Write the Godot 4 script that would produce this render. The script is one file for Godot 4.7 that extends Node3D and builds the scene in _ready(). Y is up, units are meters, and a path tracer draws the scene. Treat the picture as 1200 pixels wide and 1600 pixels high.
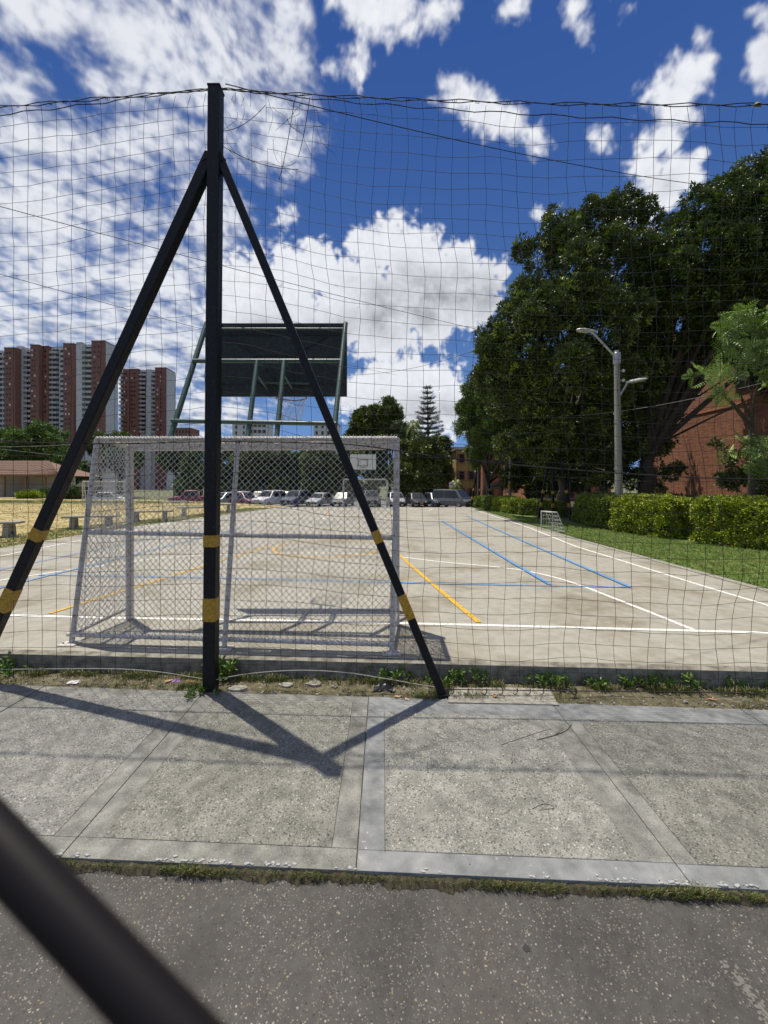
extends Node3D
# A small sports court behind a netting fence, seen from the pavement outside.
# World: x right, y up, -z away from the street. The court surface lies at y = 0.

const EYE := 1.55            # height of the eye over the court
const F := 620.0             # focal length in pixels of the 1200 x 1600 survey picture
const CX := 600.0
const HZ := 759.0            # row of the horizon in the survey picture
const WALK := -0.15          # pavement and soil strip
const ROAD := -0.183
const LOW := -0.76           # far ground
const LOT := -0.70           # car park, lower than the court

var used := {}
var rng := RandomNumberGenerator.new()
var M := {}
var wob := FastNoiseLite.new()

# ---------------------------------------------------------------- mesh collector
class Geo:
	var v := PackedVector3Array()
	var n := PackedVector3Array()
	var c := PackedColorArray()
	var ix := PackedInt32Array()
	var tint := Color.WHITE
	func put(p: Vector3, nn: Vector3) -> void:
		v.append(p); n.append(nn); c.append(tint)
	func quad(a: Vector3, b: Vector3, cc: Vector3, d: Vector3) -> void:   # counter-clockwise seen from outside
		var nn := (b - a).cross(d - a)
		if nn.length_squared() < 1e-14:
			nn = (cc - b).cross(d - b)
		nn = nn.normalized()
		var k := v.size()
		put(a, nn); put(b, nn); put(cc, nn); put(d, nn)
		ix.append_array(PackedInt32Array([k, k + 2, k + 1, k, k + 3, k + 2]))
	func tri(a: Vector3, b: Vector3, cc: Vector3) -> void:
		var nn := (b - a).cross(cc - a).normalized()
		var k := v.size()
		put(a, nn); put(b, nn); put(cc, nn)
		ix.append_array(PackedInt32Array([k, k + 2, k + 1]))
	func quad_out(a: Vector3, b: Vector3, cc: Vector3, d: Vector3, o: Vector3) -> void:
		if (b - a).cross(d - a).dot(o) >= 0.0: quad(a, b, cc, d)
		else: quad(a, d, cc, b)
	func tri_out(a: Vector3, b: Vector3, cc: Vector3, o: Vector3) -> void:
		if (b - a).cross(cc - a).dot(o) >= 0.0: tri(a, b, cc)
		else: tri(a, cc, b)
	func box(t: Transform3D, s: Vector3, bev := 0.0) -> void:
		var h := s * 0.5
		var b: float = min(bev, min(h.x, min(h.y, h.z)) * 0.9)
		var pts := {}
		for sx in [-1, 1]:
			for sy in [-1, 1]:
				for sz in [-1, 1]:
					pts[Vector3i(sx, sy, sz)] = [t * Vector3(sx * h.x, sy * (h.y - b), sz * (h.z - b)), t * Vector3(sx * (h.x - b), sy * h.y, sz * (h.z - b)), t * Vector3(sx * (h.x - b), sy * (h.y - b), sz * h.z)]
		for ax in 3:
			for s1 in [-1, 1]:
				var q := []
				for uv in [[-1, -1], [1, -1], [1, 1], [-1, 1]]:
					var k := Vector3i()
					k[ax] = s1; k[(ax + 1) % 3] = uv[0]; k[(ax + 2) % 3] = uv[1]
					q.append(pts[k][ax])
				var o := Vector3(); o[ax] = s1
				quad_out(q[0], q[1], q[2], q[3], t.basis * o)
		if b > 0.0:
			for ax in 3:
				var a1 := (ax + 1) % 3
				var a2 := (ax + 2) % 3
				for s1 in [-1, 1]:
					for s2 in [-1, 1]:
						var k0 := Vector3i(); var k1 := Vector3i()
						k0[ax] = -1; k0[a1] = s1; k0[a2] = s2
						k1[ax] = 1; k1[a1] = s1; k1[a2] = s2
						var o := Vector3(); o[a1] = s1; o[a2] = s2
						quad_out(pts[k0][a1], pts[k1][a1], pts[k1][a2], pts[k0][a2], t.basis * o)
			for k in pts:
				tri_out(pts[k][0], pts[k][1], pts[k][2], t.basis * Vector3(k))
	func cube(at: Vector3, s: Vector3, bev := 0.0) -> void:
		box(Transform3D(Basis(), at), s, bev)
	func bar(a: Vector3, b: Vector3, w: float, h: float, bev := 0.004, up := Vector3.UP) -> void:
		var d := b - a
		var z := d.normalized()
		var x := up.cross(z)
		if x.length() < 0.01: x = Vector3.RIGHT.cross(z)
		x = x.normalized()
		box(Transform3D(Basis(x, z.cross(x), z), (a + b) * 0.5), Vector3(w, h, d.length()), bev)
	func tube(p: PackedVector3Array, r0: float, r1: float, sides := 8, cap := true) -> void:
		var m := p.size()
		if m < 2: return
		var z := (p[1] - p[0]).normalized()
		var x := Vector3.UP.cross(z)
		if x.length() < 0.05: x = Vector3.RIGHT.cross(z)
		x = x.normalized()
		var k := v.size()
		for i in m:
			var dd: Vector3 = p[min(i + 1, m - 1)] - p[max(i - 1, 0)]
			if dd.length_squared() > 1e-12: z = dd.normalized()
			x = x - z * x.dot(z)
			x = x.normalized() if x.length_squared() > 1e-9 else z.cross(Vector3(0.3, 0.5, 0.8)).normalized()
			var y := z.cross(x)
			var r := lerpf(r0, r1, float(i) / (m - 1))
			for j in sides:
				var a := TAU * j / sides
				var o := x * cos(a) + y * sin(a)
				put(p[i] + o * r, o)
		for i in m - 1:
			for j in sides:
				var a := k + i * sides + j
				var b := k + i * sides + (j + 1) % sides
				ix.append_array(PackedInt32Array([a, b + sides, b, a, a + sides, b + sides]))
		if cap:
			for e in [0, m - 1]:
				var zz: Vector3 = (p[1] - p[0]).normalized() * -1.0 if e == 0 else (p[m - 1] - p[m - 2]).normalized()
				var q := v.size()
				put(p[e], zz)
				for j in sides: put(v[k + e * sides + j], zz)
				for j in sides:
					var a := q + 1 + j
					var b := q + 1 + (j + 1) % sides
					ix.append_array(PackedInt32Array([q, a, b]) if e == 0 else PackedInt32Array([q, b, a]))
	func line(a: Vector3, b: Vector3, r: float, sides := 8) -> void:
		tube(PackedVector3Array([a, b]), r, r, sides)
	func lathe(t: Transform3D, prof: PackedVector2Array, sides := 16) -> void:   # (radius, height) from below upwards
		for i in prof.size() - 1:
			var a := prof[i]; var b := prof[i + 1]
			for j in sides:
				var u := TAU * j / sides; var w := TAU * (j + 1) / sides
				quad(t * Vector3(a.x * cos(w), a.y, a.x * sin(w)), t * Vector3(a.x * cos(u), a.y, a.x * sin(u)), t * Vector3(b.x * cos(u), b.y, b.x * sin(u)), t * Vector3(b.x * cos(w), b.y, b.x * sin(w)))
	func flat_poly(p: PackedVector3Array) -> void:
		var q := PackedVector2Array()
		for a in p: q.append(Vector2(a.x, a.z))
		var t := Geometry2D.triangulate_polygon(q)
		for i in range(0, t.size(), 3):
			tri_out(p[t[i]], p[t[i + 1]], p[t[i + 2]], Vector3.UP)
	func slab(p: PackedVector3Array, bottom: float) -> void:
		flat_poly(p)
		var cen := Vector3()
		for a in p: cen += a / p.size()
		for i in p.size():
			var a := p[i]; var b := p[(i + 1) % p.size()]
			quad_out(Vector3(a.x, bottom, a.z), Vector3(b.x, bottom, b.z), b, a, ((a + b) * 0.5 - cen) * Vector3(1, 0, 1))
	func ribbon(p: PackedVector3Array, w: float, y: float) -> void:
		for i in p.size() - 1:
			var d0 := (p[min(i + 1, p.size() - 1)] - p[max(i - 1, 0)]); d0.y = 0
			var d1 := (p[min(i + 2, p.size() - 1)] - p[i]); d1.y = 0
			var s0 := d0.normalized().cross(Vector3.UP) * w * 0.5
			var s1 := d1.normalized().cross(Vector3.UP) * w * 0.5
			var a := p[i]; var b := p[i + 1]
			a.y = y; b.y = y
			quad_out(a - s0, a + s0, b + s1, b - s1, Vector3.UP)
	func prism(t: Transform3D, outline: PackedVector2Array, depth: float) -> void:   # outline in xy, extruded along z
		var tr := Geometry2D.triangulate_polygon(outline)
		var hz := depth * 0.5
		for i in range(0, tr.size(), 3):
			for s in [-1.0, 1.0]:
				tri_out(t * Vector3(outline[tr[i]].x, outline[tr[i]].y, s * hz), t * Vector3(outline[tr[i + 1]].x, outline[tr[i + 1]].y, s * hz), t * Vector3(outline[tr[i + 2]].x, outline[tr[i + 2]].y, s * hz), t.basis * Vector3(0, 0, s))
		var cw := Geometry2D.is_polygon_clockwise(outline)
		for i in outline.size():
			var a := outline[i]; var b := outline[(i + 1) % outline.size()]
			var o := Vector3(b.y - a.y, a.x - b.x, 0)
			if cw: o = -o
			quad_out(t * Vector3(a.x, a.y, -hz), t * Vector3(b.x, b.y, -hz), t * Vector3(b.x, b.y, hz), t * Vector3(a.x, a.y, hz), t.basis * o)
	func mesh() -> ArrayMesh:
		var m := ArrayMesh.new()
		if v.is_empty(): return m
		var a := []
		a.resize(Mesh.ARRAY_MAX)
		a[Mesh.ARRAY_VERTEX] = v; a[Mesh.ARRAY_NORMAL] = n; a[Mesh.ARRAY_COLOR] = c; a[Mesh.ARRAY_INDEX] = ix
		m.add_surface_from_arrays(Mesh.PRIMITIVE_TRIANGLES, a)
		return m

# ---------------------------------------------------------------- naming
func numbered(called: String) -> String:
	used[called] = used.get(called, -1) + 1
	return called if used[called] == 0 else "%s_%03d" % [called, used[called]]

func tag(o: Node, label: String, category: String, group := "") -> Node:
	o.set_meta("label", label); o.set_meta("category", category)
	if group: o.set_meta("group", group)
	return o

func thing(called: String, label: String, category: String, at := Vector3.ZERO, turn := 0.0, group := "") -> Node3D:
	var o := Node3D.new()
	o.name = numbered(called); add_child(o)
	o.position = at; o.rotation.y = turn
	tag(o, label, category, group)
	return o

func obj(called: String, shape, m: Material, parent: Node = null) -> MeshInstance3D:
	var o := MeshInstance3D.new()
	o.mesh = shape.mesh() if shape is Geo else shape
	o.material_override = m
	if parent == null:
		o.name = numbered(called); add_child(o)
	else:
		o.name = called; parent.add_child(o, true)
	return o

func struct(called: String, shape, m: Material) -> MeshInstance3D:
	var o := obj(called, shape, m)
	o.set_meta("kind", "structure")
	return o

func dup(o: Node3D, called: String, label: String, at: Vector3, turn: float, group := "") -> Node3D:
	var r: Node3D = o.duplicate()
	r.name = numbered(called); add_child(r)
	r.position = at; r.rotation.y = turn
	r.set_meta("label", label)
	if group: r.set_meta("group", group)
	return r

func scatter(called: String, shape: Mesh, m: Material, list: Array, tints: Array, parent: Node = null) -> MultiMeshInstance3D:
	var mm := MultiMesh.new()
	mm.transform_format = MultiMesh.TRANSFORM_3D
	mm.use_colors = true
	mm.mesh = shape
	mm.instance_count = list.size()
	for i in list.size():
		mm.set_instance_transform(i, list[i])
		mm.set_instance_color(i, tints[i])
	var o := MultiMeshInstance3D.new()
	o.multimesh = mm
	o.material_override = m
	if parent == null:
		o.name = numbered(called); add_child(o)
	else:
		o.name = called; parent.add_child(o, true)
	o.set_meta("kind", "stuff")
	return o

# ---------------------------------------------------------------- survey: picture measure to place
func at(px: float, py: float, depth: float) -> Vector3:
	return Vector3((px - CX) * depth / F, EYE - (py - HZ) * depth / F, -depth)

func on(px: float, py: float, plane := 0.0) -> Vector3:
	return at(px, py, (EYE - plane) * F / (py - HZ))

func way(list: Array, plane := 0.0) -> PackedVector3Array:
	var r := PackedVector3Array()
	for p in list: r.append(on(p[0], p[1], plane))
	return r

func sag(a: Vector3, b: Vector3, drop: float, n := 24) -> PackedVector3Array:
	var r := PackedVector3Array()
	for i in n + 1:
		var t := float(i) / n
		r.append(a.lerp(b, t) - Vector3(0, drop * 4.0 * t * (1.0 - t), 0))
	return r

func smooth_way(p: PackedVector3Array, n := 6) -> PackedVector3Array:
	var r := PackedVector3Array()
	for i in p.size() - 1:
		for k in n:
			r.append(p[i].cubic_interpolate(p[i + 1], p[max(i - 1, 0)], p[min(i + 2, p.size() - 1)], float(k) / n))
	r.append(p[p.size() - 1])
	return r

# ---------------------------------------------------------------- materials
func lin(r: float, g: float, b: float) -> Color:
	return Color(r, g, b).linear_to_srgb()

func mat(called: String, color: Color, rough := 0.8, metal := 0.0) -> StandardMaterial3D:
	var m := StandardMaterial3D.new()
	m.resource_name = called
	m.albedo_color = color; m.roughness = rough; m.metallic = metal
	M[called] = m
	return m

func noise_img(seed_: int, freq: float, oct: int, size: int, kind := FastNoiseLite.TYPE_SIMPLEX_SMOOTH, h := 0) -> PackedByteArray:
	var f := FastNoiseLite.new()
	f.seed = seed_; f.frequency = freq; f.noise_type = kind
	f.fractal_type = FastNoiseLite.FRACTAL_FBM; f.fractal_octaves = oct
	var im := f.get_seamless_image(size, h if h else size)
	im.convert(Image.FORMAT_L8)
	return im.get_data()

func ramp(stops: Array) -> PackedByteArray:   # [[position, r, g, b] linear] to 256 sRGB entries
	var g := Gradient.new()
	var off := PackedFloat32Array(); var col := PackedColorArray()
	for s in stops:
		off.append(s[0]); col.append(Color(s[1], s[2], s[3]))
	g.offsets = off; g.colors = col
	var out := PackedByteArray()
	for i in 256:
		var c := g.sample(i / 255.0).linear_to_srgb()
		out.append(c.r8); out.append(c.g8); out.append(c.b8)
	return out

# layers: [[seed, frequency, octaves, weight]]; weights add up to about 1
func grain(size: int, layers: Array, stops: Array) -> Image:
	var r := ramp(stops)
	var ns := []
	for l in layers: ns.append(noise_img(l[0], l[1], l[2], size))
	var out := PackedByteArray()
	out.resize(size * size * 3)
	var k := layers.size()
	var w := []
	for l in layers: w.append(l[3])
	var n0: PackedByteArray = ns[0]
	var n1: PackedByteArray = ns[min(1, k - 1)]
	var n2: PackedByteArray = ns[min(2, k - 1)]
	var w0: float = w[0]
	var w1: float = w[1] if k > 1 else 0.0
	var w2: float = w[2] if k > 2 else 0.0
	var mid := 127.5
	for i in size * size:
		var x := int(clampf(mid + (n0[i] - mid) * w0 + (n1[i] - mid) * w1 + (n2[i] - mid) * w2, 0, 255)) * 3
		var j := i * 3
		out[j] = r[x]; out[j + 1] = r[x + 1]; out[j + 2] = r[x + 2]
	return Image.create_from_data(size, size, false, Image.FORMAT_RGB8, out)

func stones(im: Image, count: int, rmin: float, rmax: float, cols: Array, seed_: int, mask: PackedByteArray = PackedByteArray(), thr := 0) -> void:
	var g := RandomNumberGenerator.new()
	g.seed = seed_
	var s := im.get_width()
	for i in count:
		var cx := g.randi() % s; var cy := g.randi() % s
		var c: Color = cols[g.randi() % cols.size()]
		if mask.size() and mask[cy * s + cx] + g.randi() % 60 < thr: continue
		c = (c * g.randf_range(0.75, 1.15)).linear_to_srgb()
		var r := rmin + (rmax - rmin) * pow(g.randf(), 2.2)
		var e := g.randf_range(0.55, 1.0); var an := g.randf() * PI
		var ca := cos(an); var sa := sin(an)
		var ri := int(ceil(r))
		for dy in range(-ri, ri + 1):
			for dx in range(-ri, ri + 1):
				var u := (dx * ca + dy * sa) / r; var w := (dy * ca - dx * sa) / (r * e)
				if u * u + w * w <= 1.0:
					im.set_pixel(posmod(cx + dx, s), posmod(cy + dy, s), c)

func textured(called: String, im: Image, metres: float, rough := 0.85, world := true) -> StandardMaterial3D:
	var m := mat(called, Color.WHITE, rough)
	m.albedo_texture = ImageTexture.create_from_image(im)
	m.uv1_triplanar = true; m.uv1_world_triplanar = world
	m.uv1_scale = Vector3.ONE / metres
	return m

func relief(m: StandardMaterial3D, im: Image, cm: float) -> void:
	m.heightmap_enabled = true
	m.heightmap_texture = ImageTexture.create_from_image(im)
	m.heightmap_scale = cm

func detail(m: StandardMaterial3D, im: Image, metres: float) -> void:
	m.detail_enabled = true
	m.detail_blend_mode = BaseMaterial3D.BLEND_MODE_MUL
	m.detail_albedo = ImageTexture.create_from_image(im)
	m.detail_uv_layer = BaseMaterial3D.DETAIL_UV_2
	m.uv2_triplanar = true; m.uv2_world_triplanar = true
	m.uv2_scale = Vector3.ONE / metres

func leaf_mat(called: String, rough := 0.5, back := 0.25) -> StandardMaterial3D:
	var m := mat(called, Color.WHITE, rough)
	m.vertex_color_use_as_albedo = true
	m.backlight_enabled = true
	m.backlight = lin(0.05 * back * 4.0, 0.09 * back * 4.0, 0.012 * back * 4.0)
	m.cull_mode = BaseMaterial3D.CULL_DISABLED
	return m

func materials() -> void:
	# street asphalt: dark binder with pale worn stones
	var im := grain(2048, [[11, 0.02, 4, 0.55], [12, 0.3, 2, 0.45]], [[0.0, 0.042, 0.04, 0.037], [0.5, 0.066, 0.063, 0.058], [1.0, 0.094, 0.09, 0.082]])
	stones(im, 62000, 0.9, 3.2, [Color(0.075, 0.071, 0.062), Color(0.062, 0.058, 0.052), Color(0.11, 0.104, 0.088), Color(0.13, 0.125, 0.11), Color(0.036, 0.034, 0.032)], 5)
	stones(im, 44000, 0.8, 2.8, [Color(0.34, 0.32, 0.25), Color(0.3, 0.285, 0.255), Color(0.27, 0.225, 0.15), Color(0.36, 0.35, 0.31), Color(0.2, 0.19, 0.165), Color(0.17, 0.16, 0.14)], 6, noise_img(15, 0.004, 4, 2048), 118)
	stones(im, 450, 2.2, 3.9, [Color(0.32, 0.3, 0.24), Color(0.27, 0.22, 0.14)], 66)
	var m := textured("asphalt", im, 2.6, 0.82)
	var hm: Image = im.duplicate(); hm.convert(Image.FORMAT_L8)
	relief(m, hm, 0.35)
	detail(m, grain(512, [[13, 0.012, 6, 1.4]], [[0.0, 0.66, 0.66, 0.67], [0.45, 0.95, 0.95, 0.95], [0.6, 1, 1, 1], [1.0, 1.0, 0.98, 0.95]]), 5.3)
	# pavement panels: exposed aggregate
	var mask := noise_img(24, 0.006, 4, 2048)
	im = grain(2048, [[21, 0.01, 6, 0.55], [22, 0.12, 3, 0.5], [23, 0.5, 2, 0.45]], [[0.0, 0.1, 0.101, 0.09], [0.42, 0.195, 0.197, 0.177], [0.62, 0.27, 0.268, 0.243], [1.0, 0.38, 0.375, 0.337]])
	stones(im, 130000, 1.0, 3.6, [Color(0.36, 0.36, 0.316), Color(0.13, 0.128, 0.118), Color(0.08, 0.08, 0.074), Color(0.46, 0.455, 0.405), Color(0.26, 0.257, 0.227), Color(0.1, 0.099, 0.09)], 7, mask, 100)
	stones(im, 9000, 0.8, 2.2, [Color(0.06, 0.06, 0.055), Color(0.08, 0.078, 0.07)], 8)
	m = textured("aggregate", im, 3.1, 0.9)
	hm = im.duplicate(); hm.convert(Image.FORMAT_L8)
	relief(m, hm, 0.3)
	detail(m, grain(1024, [[25, 0.006, 7, 0.75], [27, 0.05, 5, 0.6]], [[0.0, 0.62, 0.62, 0.61], [0.35, 0.87, 0.87, 0.865], [0.6, 1, 1, 1], [1.0, 1, 1, 1]]), 5.3)
	for k in 4:
		var v: StandardMaterial3D = m.duplicate()
		var w: float = [1.0, 0.93, 0.97, 0.9][k]
		v.albedo_color = Color(w, w, w * [1.0, 0.985, 1.01, 0.99][k]); v.uv1_offset = Vector3(0.37 * k, 0, 0.61 * k); v.uv2_offset = Vector3(0.23 * k, 0, 0.47 * k)
		M["aggregate_%d" % k] = v
	# pavement borders: trowelled cement, bluish grey
	im = grain(1024, [[31, 0.01, 5, 0.8], [32, 0.2, 3, 0.35], [33, 0.02, 3, 0.4]], [[0.0, 0.13, 0.137, 0.141], [0.5, 0.212, 0.222, 0.226], [0.75, 0.25, 0.258, 0.26], [1.0, 0.34, 0.34, 0.33]])
	stones(im, 900, 0.8, 2.6, [Color(0.12, 0.12, 0.12), Color(0.5, 0.5, 0.48)], 9)
	m = textured("trowelled_cement", im, 1.9, 0.8)
	detail(m, grain(512, [[28, 0.012, 6, 0.8], [29, 0.08, 4, 0.5]], [[0.0, 0.62, 0.62, 0.6], [0.35, 0.86, 0.86, 0.85], [0.62, 1, 1, 1], [1.0, 1, 1, 1]]), 2.9)
	hm = im.duplicate(); hm.convert(Image.FORMAT_L8)
	relief(m, hm, 0.08)
	var stain := grain(1024, [[38, 0.008, 7, 0.8], [39, 0.06, 5, 0.6]], [[0.0, 0.6, 0.6, 0.585], [0.38, 0.86, 0.86, 0.85], [0.6, 1, 1, 1], [1.0, 1, 1, 1]])
	# weathered borders on the older slabs
	im = grain(1024, [[34, 0.01, 5, 0.9], [35, 0.15, 3, 0.5], [36, 0.5, 2, 0.3]], [[0.0, 0.1, 0.1, 0.091], [0.5, 0.195, 0.196, 0.178], [1.0, 0.32, 0.32, 0.29]])
	stones(im, 4000, 0.8, 2.2, [Color(0.12, 0.12, 0.11), Color(0.3, 0.3, 0.27)], 10)
	stones(im, 16000, 0.8, 2.0, [Color(0.26, 0.26, 0.23), Color(0.1, 0.1, 0.09), Color(0.33, 0.325, 0.29)], 110)
	m = textured("weathered_cement", im, 1.7, 0.88)
	detail(m, stain, 4.1)
	hm = im.duplicate(); hm.convert(Image.FORMAT_L8)
	relief(m, hm, 0.15)
	# court slab: beige cement with stains
	im = grain(1024, [[41, 0.012, 5, 0.6], [42, 0.1, 4, 0.35], [43, 0.45, 2, 0.25]], [[0.0, 0.225, 0.212, 0.176], [0.5, 0.32, 0.307, 0.263], [1.0, 0.395, 0.38, 0.332]])
	stones(im, 1500, 0.7, 1.8, [Color(0.2, 0.17, 0.12), Color(0.45, 0.43, 0.38)], 12)
	m = textured("court_cement", im, 2.3, 0.8)
	detail(m, grain(1024, [[44, 0.005, 6, 1.35], [45, 0.02, 4, 0.4]], [[0.0, 0.7, 0.66, 0.58], [0.3, 0.9, 0.88, 0.84], [0.6, 1, 1, 1], [1.0, 1, 0.99, 0.98]]), 7.9)
	# old kerb face
	im = grain(512, [[46, 0.015, 5, 1.0], [47, 0.12, 3, 0.4]], [[0.0, 0.06, 0.06, 0.045], [0.45, 0.17, 0.16, 0.13], [1.0, 0.3, 0.285, 0.24]])
	m = textured("kerb_cement", im, 1.3, 0.92)
	# soil
	im = grain(1024, [[51, 0.02, 5, 0.8], [52, 0.2, 3, 0.5], [53, 0.01, 3, 0.4]], [[0.0, 0.04, 0.036, 0.018], [0.5, 0.105, 0.092, 0.05], [1.0, 0.2, 0.178, 0.115]])
	stones(im, 2600, 0.8, 4.0, [Color(0.3, 0.28, 0.24), Color(0.12, 0.1, 0.07), Color(0.22, 0.2, 0.16)], 13)
	m = textured("soil", im, 1.6, 0.95)
	hm = im.duplicate(); hm.convert(Image.FORMAT_L8)
	relief(m, hm, 1.0)
	# lawns
	im = grain(1024, [[61, 0.02, 5, 0.8], [62, 0.25, 3, 0.5], [63, 0.008, 3, 0.5]], [[0.0, 0.055, 0.085, 0.018], [0.5, 0.12, 0.175, 0.035], [1.0, 0.22, 0.25, 0.08]])
	textured("lawn", im, 3.7, 0.95)
	im = grain(1024, [[64, 0.008, 5, 1.0], [65, 0.2, 3, 0.4]], [[0.0, 0.14, 0.15, 0.05], [0.35, 0.3, 0.245, 0.095], [0.6, 0.42, 0.33, 0.15], [1.0, 0.52, 0.42, 0.23]])
	textured("dry_lawn", im, 9.0, 0.95)
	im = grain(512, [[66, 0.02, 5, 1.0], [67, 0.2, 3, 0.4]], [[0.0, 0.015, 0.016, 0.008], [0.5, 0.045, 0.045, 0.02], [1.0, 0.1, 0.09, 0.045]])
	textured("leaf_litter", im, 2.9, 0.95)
	im = grain(512, [[72, 0.03, 5, 1.0], [73, 0.25, 3, 0.5]], [[0.0, 0.018, 0.015, 0.009], [0.5, 0.045, 0.038, 0.022], [0.8, 0.075, 0.068, 0.035], [1.0, 0.15, 0.13, 0.085]])
	m = textured("humus", im, 0.5, 0.95)
	hm = im.duplicate(); hm.convert(Image.FORMAT_L8)
	relief(m, hm, 1.0)
	im = grain(512, [[68, 0.02, 5, 1.0], [69, 0.3, 3, 0.4]], [[0.0, 0.1, 0.1, 0.1], [0.5, 0.17, 0.168, 0.16], [1.0, 0.25, 0.245, 0.235]])
	textured("lot_asphalt", im, 4.1, 0.9)
	im = grain(512, [[70, 0.02, 5, 1.0], [71, 0.2, 3, 0.4]], [[0.0, 0.07, 0.09, 0.03], [0.5, 0.12, 0.13, 0.06], [1.0, 0.18, 0.17, 0.09]])
	textured("far_ground", im, 23.0, 0.95)
	# worn paints (small gaps where the paint is gone)
	for p in [["white_paint", 0.74, 0.73, 0.69, 81], ["blue_paint", 0.09, 0.27, 0.56, 82], ["yellow_paint", 0.62, 0.37, 0.03, 83]]:
		im = grain(1024, [[p[4], 0.05, 4, 0.8], [p[4] + 20, 0.4, 2, 0.4]], [[0.0, p[1] * 0.7 + 0.05, p[2] * 0.7 + 0.05, p[3] * 0.7 + 0.05], [0.5, p[1], p[2], p[3]], [1.0, p[1] * 1.1, p[2] * 1.1, p[3] * 1.1]])
		var wear := noise_img(p[4] + 40, 0.035, 5, 1024)
		var fine := noise_img(p[4] + 60, 0.35, 2, 1024)
		im.convert(Image.FORMAT_RGBA8)
		var d := im.get_data()
		for i in 1024 * 1024:
			d[i * 4 + 3] = 0 if wear[i] * 0.62 + fine[i] * 0.38 > 168.0 else 255
		m = textured(p[0], Image.create_from_data(1024, 1024, false, Image.FORMAT_RGBA8, d), 1.7, 0.75)
		m.transparency = BaseMaterial3D.TRANSPARENCY_ALPHA_SCISSOR
		m.alpha_scissor_threshold = 0.5
	# goal: white enamel with rust
	im = grain(512, [[91, 0.03, 5, 1.1], [92, 0.3, 3, 0.5]], [[0.0, 0.16, 0.075, 0.035], [0.22, 0.3, 0.22, 0.16], [0.38, 0.48, 0.46, 0.43], [0.7, 0.58, 0.57, 0.545], [1.0, 0.66, 0.65, 0.63]])
	textured("rusty_white", im, 0.7, 0.5, false)
	im = grain(256, [[93, 0.05, 4, 1.0]], [[0.0, 0.42, 0.35, 0.29], [0.35, 0.7, 0.69, 0.66], [1.0, 0.8, 0.79, 0.77]])
	textured("coated_wire", im, 0.4, 0.5, false)
	im = grain(512, [[94, 0.03, 5, 1.0], [95, 0.3, 3, 0.4]], [[0.0, 0.006, 0.006, 0.007], [0.5, 0.009, 0.0095, 0.011], [0.84, 0.015, 0.015, 0.017], [0.9, 0.035, 0.03, 0.028], [1.0, 0.08, 0.05, 0.035]])
	textured("black_steel", im, 0.6, 0.5, false).metallic_specular = 0.35
	im = grain(512, [[96, 0.02, 5, 1.0], [97, 0.3, 3, 0.4]], [[0.0, 0.03, 0.02, 0.01], [0.12, 0.08, 0.05, 0.012], [0.2, 0.34, 0.19, 0.018], [0.45, 0.4, 0.23, 0.018], [1.0, 0.56, 0.34, 0.03]])
	textured("band_yellow", im, 0.35, 0.5, false)
	im = grain(512, [[98, 0.03, 5, 1.0], [99, 0.3, 3, 0.4]], [[0.0, 0.09, 0.05, 0.03], [0.22, 0.035, 0.07, 0.06], [1.0, 0.055, 0.115, 0.095]])
	textured("green_steel", im, 0.5, 0.4, false)
	im = grain(512, [[100, 0.02, 5, 1.0], [101, 0.3, 3, 0.4]], [[0.0, 0.012, 0.017, 0.017], [0.5, 0.02, 0.028, 0.028], [1.0, 0.036, 0.048, 0.047]])
	textured("board_green", im, 0.8, 0.75, false)
	im = grain(512, [[102, 0.03, 5, 0.9], [103, 0.3, 3, 0.5]], [[0.0, 0.12, 0.11, 0.09], [0.5, 0.27, 0.255, 0.22], [1.0, 0.4, 0.385, 0.34]])
	textured("old_concrete", im, 0.9, 0.9, false)
	# bark
	im = grain(512, [[104, 0.04, 5, 0.9], [105, 0.3, 3, 0.5]], [[0.0, 0.025, 0.02, 0.014], [0.5, 0.075, 0.06, 0.042], [1.0, 0.15, 0.125, 0.09]])
	m = textured("bark", im, 0.8, 0.95)
	hm = im.duplicate(); hm.convert(Image.FORMAT_L8)
	relief(m, hm, 2.0)
	# brick of the near building: courses 7 cm, bricks 26 cm
	im = grain(512, [[106, 0.02, 4, 0.7], [107, 0.3, 3, 0.4]], [[0.0, 0.27, 0.115, 0.062], [0.5, 0.37, 0.165, 0.095], [1.0, 0.45, 0.21, 0.125]])
	var g := RandomNumberGenerator.new(); g.seed = 4
	for row in 16:
		for col in 4:
			var x0 := int(col * 128 + (64 if row % 2 else 0)); var y0 := row * 32
			var k := g.randf_range(0.86, 1.1)
			for y in 32:
				for x in 128:
					var xx := (x0 + x) % 512
					var c := im.get_pixel(xx, y0 + y)
					im.set_pixel(xx, y0 + y, Color(0.46, 0.3, 0.22).lerp(c, 0.5) if x < 5 or y < 4 else c * k)
	textured("terracotta_brick", im, 1.12, 0.9)
	im = grain(512, [[108, 0.02, 4, 0.7], [109, 0.3, 3, 0.4]], [[0.0, 0.3, 0.12, 0.065], [0.5, 0.42, 0.17, 0.09], [1.0, 0.52, 0.24, 0.14]])
	textured("orange_render", im, 3.0, 0.9)
	im = grain(256, [[110, 0.03, 4, 0.9]], [[0.0, 0.17, 0.078, 0.06], [0.5, 0.225, 0.105, 0.08], [1.0, 0.28, 0.135, 0.105]])
	textured("tower_brick", im, 14.0, 0.9)
	im = grain(256, [[111, 0.03, 4, 0.9]], [[0.0, 0.42, 0.43, 0.44], [0.5, 0.52, 0.53, 0.54], [1.0, 0.6, 0.61, 0.62]])
	textured("tower_concrete", im, 14.0, 0.9)
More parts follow.
